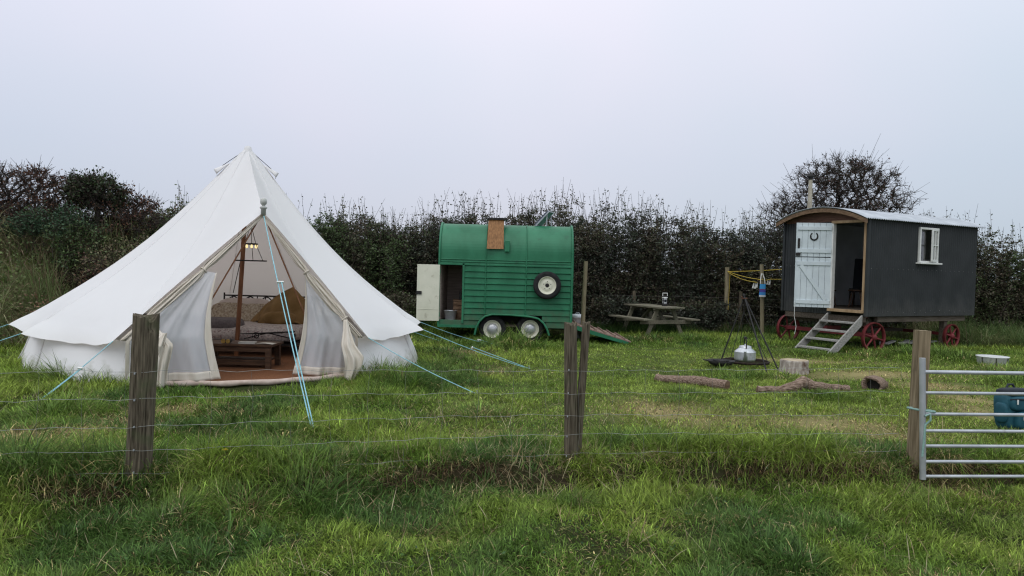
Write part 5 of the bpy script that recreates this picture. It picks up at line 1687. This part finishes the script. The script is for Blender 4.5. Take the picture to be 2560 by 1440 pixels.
# long pale bents and dead stalks lying about along the bank
RS = np.random.RandomState(31)
n = 9500
x = RS.uniform(-5.4, 4.6, n); sfe = RS.normal(-.05, .28, n)
wide = RS.rand(n) < .45
y = np.where(wide, np.sqrt(RS.uniform(3.5 ** 2, 9.0 ** 2, n)), np.interp(x, FENCE_X, FENCE_Y) + sfe)
tr = np.hypot(x + 4.4, y - 12.3); ok = (tr > 3.0) & ~((x > 3.3) & (np.abs(y - 6.1) < .3))
x, y = x[ok], y[ok]; n = len(x)
cl = vnoise(x, y, .5, 13)
L = RS.uniform(.06, .22, n) * (.6 + .8 * cl)
c = pick([(.42, .35, .19), (.32, .25, .13), (.22, .16, .09), (.48, .42, .26)], n, .3)
o = blades("dry_stalks", np.stack([x, y, H(x, y) + .002], 1), L, RS.uniform(.0026, .0056, n), RS.uniform(0, 2 * PI, n), RS.uniform(.4, 1.45, n), RS.uniform(-.2, 1.1, n), c, c, 4)
tag(o, "dead straw coloured grass stalks lying through the green turf", "dry grass", kind="stuff")

# rank grass and weeds on the bank at the left, the hedge foot and the right-hand slope
def weeds(name, label, n, xr, dr, Lr, cols, seed, W=(.006, .012), segs=3):
    global RS
    RS = np.random.RandomState(seed)
    x = RS.uniform(*xr, n); d = RS.uniform(*dr, n)
    y = np.interp(x, FOOT_X, FOOT_Y) + d
    cl = vnoise(x, y, .55, 4); b2 = vnoise(x, y, 1.3, 3)
    inh = (np.abs((x - hc.x) * ex.x + (y - hc.y) * ex.y) < 1.9) & (np.abs((x - hc.x) * ey.x + (y - hc.y) * ey.y) < 1.2)
    tr = np.hypot(x + 4.4, y - 12.3)
    ok = (RS.rand(n) < .3 + .7 * sstep(.3, .6, cl)) & ~inh & (tr > 3.05)
    x, y, d, cl, b2 = x[ok], y[ok], d[ok], cl[ok], b2[ok]; n = len(x)
    L = RS.uniform(*Lr, n) * (.45 + .9 * cl) * (1 + .14 * np.clip(d, 0, 3))
    idx = np.clip((b2 * len(cols) + RS.normal(0, .8, n)).astype(int), 0, len(cols) - 1)
    c = np.array(cols)[idx] * RS.uniform(.7, 1.3, n)[:, None]
    az = np.where(RS.rand(n) < .6, -PI / 2 + RS.normal(0, 1.0, n), RS.uniform(0, 2 * PI, n))
    o = blades(name, np.stack([x, y, H(x, y) - .01], 1), L, RS.uniform(*W, n), az, RS.uniform(0, .7, n), RS.uniform(.3, 2.2, n), c, c * 1.15, segs)
    return tag(o, label, "weeds", kind="stuff")
OL = [(.17, .24, .09), (.23, .29, .12), (.30, .31, .15), (.38, .35, .21), (.28, .20, .14), (.19, .25, .10)]
weeds("long_grass", "tall rank grass and dead stems covering the bank left of the tent", 56000, (-14, -4.2), (-.5, 3.4), (.32, 1.0), OL, 41, (.007, .014))
weeds("long_grass", "longer green grass along the foot of the hedge", 26000, (-4.4, 11), (-1.0, .6), (.12, .42), [(.035, .075, .02), (.05, .10, .025), (.07, .11, .03), (.09, .085, .04)], 42, (.007, .013))
weeds("long_grass", "tall pale green grass on the slope right of the hut", 34000, (11.2, 18), (-2.8, 1.2), (.25, .85), [(.09, .15, .05), (.13, .19, .065), (.19, .22, .09), (.24, .21, .12)], 43, (.007, .014))

# ================================================================== HEDGE AND TREES
HED_PX = [-500, -100, 150, 250, 340, 390, 440, 480, 560, 700, 770, 820, 860, 900, 950, 1000, 1040, 1090, 1130, 1170, 1230, 1290, 1330, 1390, 1440, 1475, 1500, 1540, 1580, 1630, 1680, 1750, 1800, 1850, 1900, 1950, 2050, 2250, 2350, 2440, 2480, 2520, 2580, 2700]
HED_PY = [560, 560, 560, 560, 545, 530, 525, 510, 520, 540, 535, 535, 540, 535, 560, 575, 560, 535, 510, 530, 512, 525, 525, 490, 495, 545, 515, 508, 518, 528, 545, 548, 570, 575, 555, 545, 540, 560, 560, 565, 575, 600, 615, 620]
def hedge_top(D):
    pts = [P(a, b, D) for a, b in zip(HED_PX, HED_PY)]
    X = [p.x for p in pts]; Z = [p.z for p in pts]
    return lambda x: np.interp(x, X, Z)
def shrub(name, label, cat, cx, cy, wx, wy, topfn, n_st, cols, cols2, seed, leaf=.055, shoots=26, lpt=8, tw=.34, group=None, bark=(.045, .036, .03), tpn=6, lowf=.0, cover=1.0, shoot_h=(.2, .75)):
    rs = np.random.RandomState(seed)
    root = thing(name, label, cat, (cx, cy, zg(cx, cy)), group=group)
    bx = cx + (rs.rand(n_st) - .5) * wx; by = cy + (rs.rand(n_st) - .5) * wy
    z0 = H(bx, by)
    rel = np.abs(bx - cx) / (wx / 2); rely = np.abs(by - cy) / (wy / 2)
    h = np.maximum(.3, (topfn(bx) - z0)) * rs.uniform(.72, .98, n_st) * (1 - .18 * rely ** 2 - .10 * rel ** 3)
    K = 9
    N = np.zeros((n_st, K + 1, 3)); N[:, 0] = np.stack([bx, by, z0 - .05], 1)
    drift = np.cumsum(rs.normal(0, .055, (n_st, K, 2)) * (h[:, None, None] / 3 + .3), 1)
    for k in range(1, K + 1):
        N[:, k, 0] = bx + drift[:, k - 1, 0]; N[:, k, 1] = by + drift[:, k - 1, 1]; N[:, k, 2] = z0 + h * k / K
    rr = (.008 + .010 * h[:, None] / 3) * (1 - .75 * np.arange(K + 1)[None] / K)
    P0, P1, R0, R1 = [N[:, :-1].reshape(-1, 3)], [N[:, 1:].reshape(-1, 3)], [rr[:, :-1].ravel()], [rr[:, 1:].ravel()]
    nodes = N[:, 1:].reshape(-1, 3)
    nodes = nodes[np.tile(np.arange(1, K + 1), n_st) / K > lowf]
    tb = np.repeat(nodes, tpn, 0); nt_ = len(tb)
    dd = rs.normal(0, 1, (nt_, 3)); dd[:, 2] = rs.uniform(-.25, 1.0, nt_) * 1.2; dd /= np.linalg.norm(dd, axis=1)[:, None]
    tl_ = tw * rs.uniform(.4, 1.2, nt_)
    te = tb + dd * tl_[:, None]
    top = topfn(te[:, 0]) ; te[:, 2] = np.where(te[:, 2] > top + .1, top + .1 * rs.rand(nt_), te[:, 2])
    P0.append(tb); P1.append(te); R0.append(np.full(nt_, .0055)); R1.append(np.full(nt_, .0025))
    # whippy shoots above the cut line
    sx = cx + (rs.rand(shoots) - .5) * wx; sy = cy + (rs.rand(shoots) - .5) * wy * .8
    sz = topfn(sx) - .45; sh = rs.uniform(*shoot_h, shoots) + .3
    a0 = np.stack([sx, sy, sz], 1); dr_ = np.stack([rs.normal(0, .16, shoots), rs.normal(0, .16, shoots), np.ones(shoots)], 1)
    mid_ = a0 + dr_ * (sh * .5)[:, None]; en = mid_ + (dr_ + rs.normal(0, .14, (shoots, 3)) * [1, 1, 0]) * (sh * .5)[:, None]
    P0 += [a0, mid_]; P1 += [mid_, en]; R0 += [np.full(shoots, .008), np.full(shoots, .0055)]; R1 += [np.full(shoots, .0055), np.full(shoots, .003)]
    P0, P1, R0, R1 = np.concatenate(P0), np.concatenate(P1), np.concatenate(R0), np.concatenate(R1)
    off = np.array(root.location)
    bc = np.array(bark)[None] * rs.uniform(.6, 1.5, (len(R0), 1))
    sticks("branches", P0 - off, P1 - off, R0, R1, bc, root)
    t = rs.rand(nt_, lpt) ** .7
    lp = tb[:, None] * (1 - t[..., None]) + te[:, None] * t[..., None] + rs.normal(0, .03, (nt_, lpt, 3))
    lp = lp.reshape(-1, 3); lk = rs.rand(len(lp)) < cover; lp = lp[lk]
    # leaves on the lower half of the shoots
    q = 9
    ts = rs.rand(shoots, q) * .95
    sp_ = (a0[:, None] * (1 - ts[..., None]) + en[:, None] * ts[..., None] + rs.normal(0, .035, (shoots, q, 3))).reshape(-1, 3)
    lp = np.concatenate([lp, sp_])
    ld = rs.normal(0, 1, (len(lp), 3)); ld[:, 2] = np.abs(ld[:, 2]) * .6
    cn = vnoise(lp[:, 0] + lp[:, 1] * .3, lp[:, 2] + lp[:, 1] * .5, .55, seed % 7)
    w = sstep(.4, .68, cn + rs.normal(0, .1, len(lp)))
    c = pick(cols, len(lp), .35, rs) * (1 - w[:, None]) + pick(cols2, len(lp), .35, rs) * w[:, None]
    sz_ = leaf * rs.uniform(.55, 1.3, len(lp)); 
    global RS
    RS = rs
    leaves("foliage", lp - off, ld, sz_, c, .30, root)
    return root
D1 = [(.052, .070, .042), (.068, .082, .052), (.042, .056, .040), (.072, .070, .056)]
D2 = [(.082, .100, .046), (.104, .094, .058), (.104, .078, .055)]
OLV = [(.14, .165, .068), (.18, .165, .09), (.17, .125, .08), (.11, .145, .06)]
GR = [(.060, .098, .034), (.078, .118, .04)]
RD = [(.10, .042, .028), (.075, .035, .026), (.13, .065, .035)]
ht = hedge_top(21.0)
hx_list = [(-13.6, 15.3, 2.6, "outermost on the left bank, under the wind bent thorn"), (-11.3, 16.7, 2.6, "at the photo's left edge, behind the dense green bush"), (-9.0, 17.9, 2.6, "behind the tent's left slope, under the ivy topped thorn"), (-7.0, 18.9, 2.6, "just left of the tent's peak, behind its roof"), (-4.6, 20.3, 2.8, "hidden mostly by the bell tent"), (-4.0, 21.2, 2.2, "showing just right of the tent roof"),
           (-3.0, 21.4, 1.9, "with a low ragged top between tent and horse trailer"), (-1.75, 21.3, 1.8, "rising over the left end of the horse trailer"), (-.1, 21.4, 2.0, "behind the middle of the horse trailer"), (1.5, 21.4, 1.9, "with the highest shoots, behind the solar panel"),
           (3.1, 21.6, 2.0, "behind the picnic table's left end"), (4.7, 21.8, 2.0, "directly behind the lantern and picnic table"), (6.2, 22.0, 2.0, "behind the washing line's left post"), (7.6, 22.2, 2.2, "between the peg bag and the hut's door end"), (9.6, 22.3, 2.4, "behind the hut under the bare thorn tree"), (11.9, 22.0, 2.4, "behind the far end of the hut's roof"), (14.0, 20.7, 2.4, "right of the hut's end wall"), (15.6, 18.8, 2.2, "at the picture's right edge above the tall grass")]
for i, (x, y, w, where) in enumerate(hx_list):
    c1, c2 = (D1, D2)
    if i < 4: c1, c2 = OLV, GR
    elif i == 4: c1, c2 = D2, GR
    if i in (5, 6): c1, c2 = D1 + D2, GR[:1] + D2
    if i > 15: c1, c2 = D2, GR
    shrub("hedge_shrub", "dark hedge shrub " + where, "shrub", x, y, w * 1.12, 1.7, hedge_top(y), 74, c1, c2, 100 + i, leaf=.062, shoots=34, lpt=9, tw=.36, group="shrubs of the boundary hedge", lowf=.05)

def crown(name, label, cat, base, centre, radii, nt_, cols, leaf_n, leaf, seed, spikes=60, trunk_r=.10, group=None, bark=(.05, .042, .036), squash=None, spike_l=.6):
    """thorn tree: branches grow one by one to points spread through the crown"""
    rs = np.random.RandomState(seed)
    base = np.array(base, float); centre = np.array(centre, float); radii = np.array(radii, float)
    root = thing(name, label, cat, base, group=group)
    fork = base + np.array([(centre[0] - base[0]) * .25, (centre[1] - base[1]) * .25, max(.4, (centre[2] - radii[2] - base[2]) + .25 * radii[2])])
    nodes = [base, base * .5 + fork * .5 + rs.normal(0, .04, 3), fork]; par = [-1, 0, 1]
    q = rs.normal(0, 1, (nt_, 3)); q /= np.linalg.norm(q, axis=1)[:, None]; q *= (rs.rand(nt_, 1) ** .42)
    q[:, 2] = np.where(q[:, 2] < -.55, -q[:, 2], q[:, 2])
    lump = 1 + .22 * (vnoise(np.arctan2(q[:, 1], q[:, 0]) * 2 + 5, q[:, 2] * 3, .7, seed % 9) - .5) * 2
    tg = centre + q * radii * lump[:, None]
    tg = tg[np.argsort(np.linalg.norm(tg - fork, axis=1))]
    arr = np.zeros((nt_ * 3 + 3, 3)); arr[:3] = nodes; cnt = 3; par = np.full(nt_ * 3 + 3, -1); par[1] = 0; par[2] = 1
    for t in tg:
        d = np.linalg.norm(arr[2:cnt] - t, axis=1)
        j = 2 + int(np.argmin(d + .25 * np.linalg.norm(arr[2:cnt] - fork, axis=1)))
        a = arr[j]; L = np.linalg.norm(t - a)
        p_ = j
        for s in (1 / 3, 2 / 3, 1.0):
            arr[cnt] = a * (1 - s) + t * s + rs.normal(0, .07 * L, 3) + np.array([0, 0, .06 * L * math.sin(PI * s)])
            par[cnt] = p_; p_ = cnt; cnt += 1
    arr = arr[:cnt]; par = par[:cnt]
    load = np.ones(cnt)
    for i in range(cnt - 1, 0, -1): load[par[i]] += load[i]
    r = np.minimum(trunk_r, .0042 * load ** .42)
    i = np.arange(1, cnt)
    P0, P1, R0, R1 = arr[par[1:]], arr[1:], np.minimum(r[par[1:]], r[1:] * 1.25), r[1:]
    # fine side twigs
    m = cnt * 2
    k = rs.randint(3, cnt, m); dd = rs.normal(0, 1, (m, 3)) + (arr[k] - centre) / radii * .6; dd[:, 2] += .25; dd /= np.linalg.norm(dd, axis=1)[:, None]
    e_ = arr[k] + dd * (rs.uniform(.08, .32, m))[:, None]
    # long straight spikes outside the crown
    out = np.linalg.norm((arr - centre) / radii, axis=1); ko = np.nonzero(out > .78)[0]; ks = ko[rs.randint(0, len(ko), spikes)]
    ds = (arr[ks] - centre) / radii + rs.normal(0, .35, (spikes, 3)); ds[:, 2] = np.abs(ds[:, 2]) + .25; ds /= np.linalg.norm(ds, axis=1)[:, None]
    es = arr[ks] + ds * (rs.uniform(.35, 1.1, spikes) * spike_l)[:, None]
    off = base
    trunk_k = load[1:] > nt_ * .12
    def put(nm, a, b_, c_, d_):
        sticks(nm, a - off, b_ - off, c_, d_, np.array(bark)[None] * rs.uniform(.6, 1.4, (len(c_), 1)), root)
    put("trunk", P0[trunk_k], P1[trunk_k], R0[trunk_k], R1[trunk_k])
    f = ~trunk_k
    put("branches", np.concatenate([P0[f], arr[k], arr[ks]]), np.concatenate([P1[f], e_, es]), np.concatenate([R0[f], np.full(m, .005), np.full(spikes, .006)]), np.concatenate([R1[f], np.full(m, .0028), np.full(spikes, .003)]))
    kk = rs.randint(0, m, leaf_n); t = rs.rand(leaf_n, 1)
    cl = vnoise(arr[k][kk][:, 0] * 1.0, arr[k][kk][:, 2], .6, 3); keep = rs.rand(leaf_n) < sstep(.25, .6, cl) + .15
    lp = arr[k][kk] * (1 - t) + e_[kk] * t + rs.normal(0, .025, (leaf_n, 3)); lp = lp[keep]
    global RS
    RS = rs
    cc = pick(cols, len(lp), .4, rs)
    leaves("crown", lp - off, rs.normal(0, 1, (len(lp), 3)), leaf * rs.uniform(.6, 1.3, len(lp)), cc, .32, root)
    return root
c_ = P(2115, 520, 23.4)
crown("thorn_tree", "bare twiggy thorn tree with a few red brown leaves standing behind the hut", "tree", (c_.x, 23.4, zg(c_.x, 23.4)), (c_.x - .05, 23.4, 3.5), (2.2, 1.5, 1.9), 1500, [(.085, .05, .035), (.11, .05, .038), (.05, .055, .028), (.045, .045, .03)], 19000, .05, 301, 120, .13, spike_l=.75)
c_ = P(1965, 560, 22.9)
crown("thorn_tree", "thin bare branched thorn bush left of the hut's flue", "tree", (c_.x, 22.9, zg(c_.x, 22.9)), (c_.x, 22.9, 2.75), (.95, .8, 1.35), 420, [(.06, .05, .035), (.09, .05, .036)], 3500, .05, 302, 30, .07)
c_ = P(2300, 545, 22.9)
crown("thorn_tree", "low reddish thorn bush behind the middle of the hut's zinc roof", "tree", (c_.x, 22.9, zg(c_.x, 22.9)), (c_.x - .2, 22.9, 2.5), (1.3, .9, 1.0), 420, [(.12, .055, .045), (.09, .05, .036)], 6500, .05, 303, 30, .07)
# left-hand bank
c_ = P(70, 520, 16.0)
crown("thorn_tree", "wind bent thorn tree with dark red leaves at the photo's left edge", "tree", (c_.x - .8, 16.0, zg(c_.x - .8, 16.0)), (c_.x - .2, 16.0, 2.72), (1.55, 1.1, .78), 560, RD, 6500, .055, 304, 26, .08, spike_l=.4)
c_ = P(330, 540, 16.4)
crown("thorn_tree", "straggling red leaved thorn right of the ivy clump", "tree", (c_.x - .2, 16.4, zg(c_.x - .2, 16.4)), (c_.x - .15, 16.4, 2.45), (1.0, .9, .55), 320, RD, 3600, .055, 305, 22, .06, spike_l=.45)
c_ = P(238, 490, 16.1)
crown("thorn_tree", "thorn with a dense dark green ivy top on the left skyline", "tree", (c_.x + .1, 16.1, zg(c_.x, 16.1)), (c_.x, 16.1, 2.95), (.62, .6, .38), 260, [(.032, .055, .022), (.045, .07, .026), (.05, .035, .022)], 8000, .06, 306, 14, .07, spike_l=.35)
def flat_top(z): return lambda x: np.full_like(np.asarray(x, float), z)
def px_top(lst, D):
    pts = [P(a, b, D) for a, b in lst]
    return lambda x: np.interp(x, [p.x for p in pts], [p.z for p in pts])
HOL = [(.040, .082, .042), (.050, .10, .048)]
def bank_shrub(label, px, D, w, lst, c1, c2, seed, n_st=60, name="bush", leaf=.06, shoots=16, cat="bush", lpt=8, cover=1.0, sh=(.05, .3), lowf=0.0):
    x = P(px, 600, D).x
    return shrub(name, label, cat, x, D, w, 1.2, px_top(lst, D), n_st, c1, c2, seed, leaf=leaf, shoots=shoots, lpt=lpt, tw=.28, group=None, shoot_h=sh, cover=cover, lowf=lowf)
bank_shrub("dense green bush in front of the red thorn on the left bank", 145, 15.3, 1.5, [(60, 560), (100, 530), (150, 512), (185, 520), (230, 570)], HOL, GR, 201, 62, lowf=.70, leaf=.05)
bank_shrub("bramble with rusty dead leaves halfway up the left bank", 320, 14.9, 1.9, [(200, 640), (300, 590), (420, 620)], [(.15, .07, .05), (.12, .06, .045), (.18, .10, .065)], OLV, 202, 46, "bramble", .055, 12, "bramble", 6, .8, lowf=.4)
bank_shrub("green bramble where the bank meets the tent's left roof", 420, 16.8, 2.2, [(290, 590), (380, 560), (480, 545), (560, 560)], OLV, GR, 203, 56, "bramble", .06, 22, "bramble")
# broad leaved weeds, clover and dock low in the rough grass
RS = np.random.RandomState(53)
n = 7000
y = np.sqrt(RS.uniform(3.2 ** 2, 11.5 ** 2, n)); x = RS.uniform(-1, .6, n) * (.75 * y)
ok = (vnoise(x, y, .5, 9) + .3 * vnoise(x, y, .15, 3) > .72) & (np.hypot(x + 4.55, y - 12.3) > 3.1)
x, y = x[ok], y[ok]; n = len(x)
dd3 = RS.normal(0, 1, (n, 3)); dd3[:, 2] = np.abs(dd3[:, 2]) * .35 + .1
o = leaves("low_weeds", np.stack([x, y, H(x, y) + RS.uniform(.01, .045, n)], 1), dd3, RS.uniform(.015, .035, n), pick([(.05, .12, .03), (.07, .15, .035), (.045, .10, .035)], n, .3), .24)
tag(o, "broad leaved weeds and clover low in the rough turf", "weeds", kind="stuff")

# leafy weeds, dock and bracken mixed into the bank
RS = np.random.RandomState(47)
n = 40000
x = RS.uniform(-14, -4.0, n); d = RS.uniform(-.2, 3.4, n); y = np.interp(x, FOOT_X, FOOT_Y) + d
hh_ = RS.rand(n) ** 1.4 * (.30 + .75 * vnoise(x, y, .6, 6))
cl = vnoise(x, y, .9, 2) + RS.normal(0, .06, n)
pal = np.array([(.13, .19, .07), (.19, .24, .09), (.19, .16, .09), (.29, .16, .11), (.23, .19, .115), (.15, .20, .075)])
c = pal[np.clip((cl * 6).astype(int), 0, 5)] * RS.uniform(.6, 1.4, n)[:, None]
dd3 = RS.normal(0, 1, (n, 3)); dd3[:, 2] = np.abs(dd3[:, 2]) * .4
ok = np.hypot(x + 4.4, y - 12.3) > 3.2
o = leaves("undergrowth", np.stack([x, y, H(x, y) + hh_], 1)[ok], dd3[ok], RS.uniform(.03, .075, n)[ok], c[ok], .26)
tag(o, "olive and rusty leaves of weeds mixed through the left bank", "weeds", kind="stuff")
for i, (px, D, w, py, lab) in enumerate(((850, 19.3, 1.7, 690, "right behind the tent's right slope"), (970, 19.2, 1.6, 730, "left of the cream trailer door"))):
    bank_shrub("low green bramble at the hedge foot " + lab, px, D, w, [(px - 120, py + 20), (px, py), (px + 120, py + 25)], D2, GR, 210 + i, 44, "bramble", .06, 8, "bramble")
for i, (px, D, w, py, lab) in enumerate(((1530, 20.6, 1.5, 740, "left of the picnic table"), (1760, 20.9, 1.7, 745, "right of the picnic table"))):
    bank_shrub("dark bramble at the hedge foot " + lab, px, D, w, [(px - 120, py + 25), (px, py), (px + 120, py + 25)], D1, D2, 220 + i, 40, "bramble", .06, 8, "bramble")

# one dandelion by the fence
dp = ground_at(562, 1158)
dd_ = thing("dandelion", "single yellow dandelion in the grass right of the thick fence post", "flower", dp)
b = MB(); b.tube([(0, 0, 0), (.003, 0, .06), (0, 0, .10)], .003, 6); b.build("stem", plain("stem_green", (.08, .14, .04)), dd_)
b = MB()
for r_, z_, n_ in ((.022, .101, 16), (.015, .106, 12), (.008, .110, 8)):
    for k in range(n_):
        a = 2 * PI * k / n_ + r_ * 40
        b.add([(0, 0, z_ - .004), (r_ * math.cos(a - .13), r_ * math.sin(a - .13), z_), (r_ * 1.12 * math.cos(a), r_ * 1.12 * math.sin(a), z_ + .001), (r_ * math.cos(a + .13), r_ * math.sin(a + .13), z_)], [(0, 1, 2, 3)])
b.build("petals", plain("dandelion_yellow", (.70, .50, .02)), dd_)
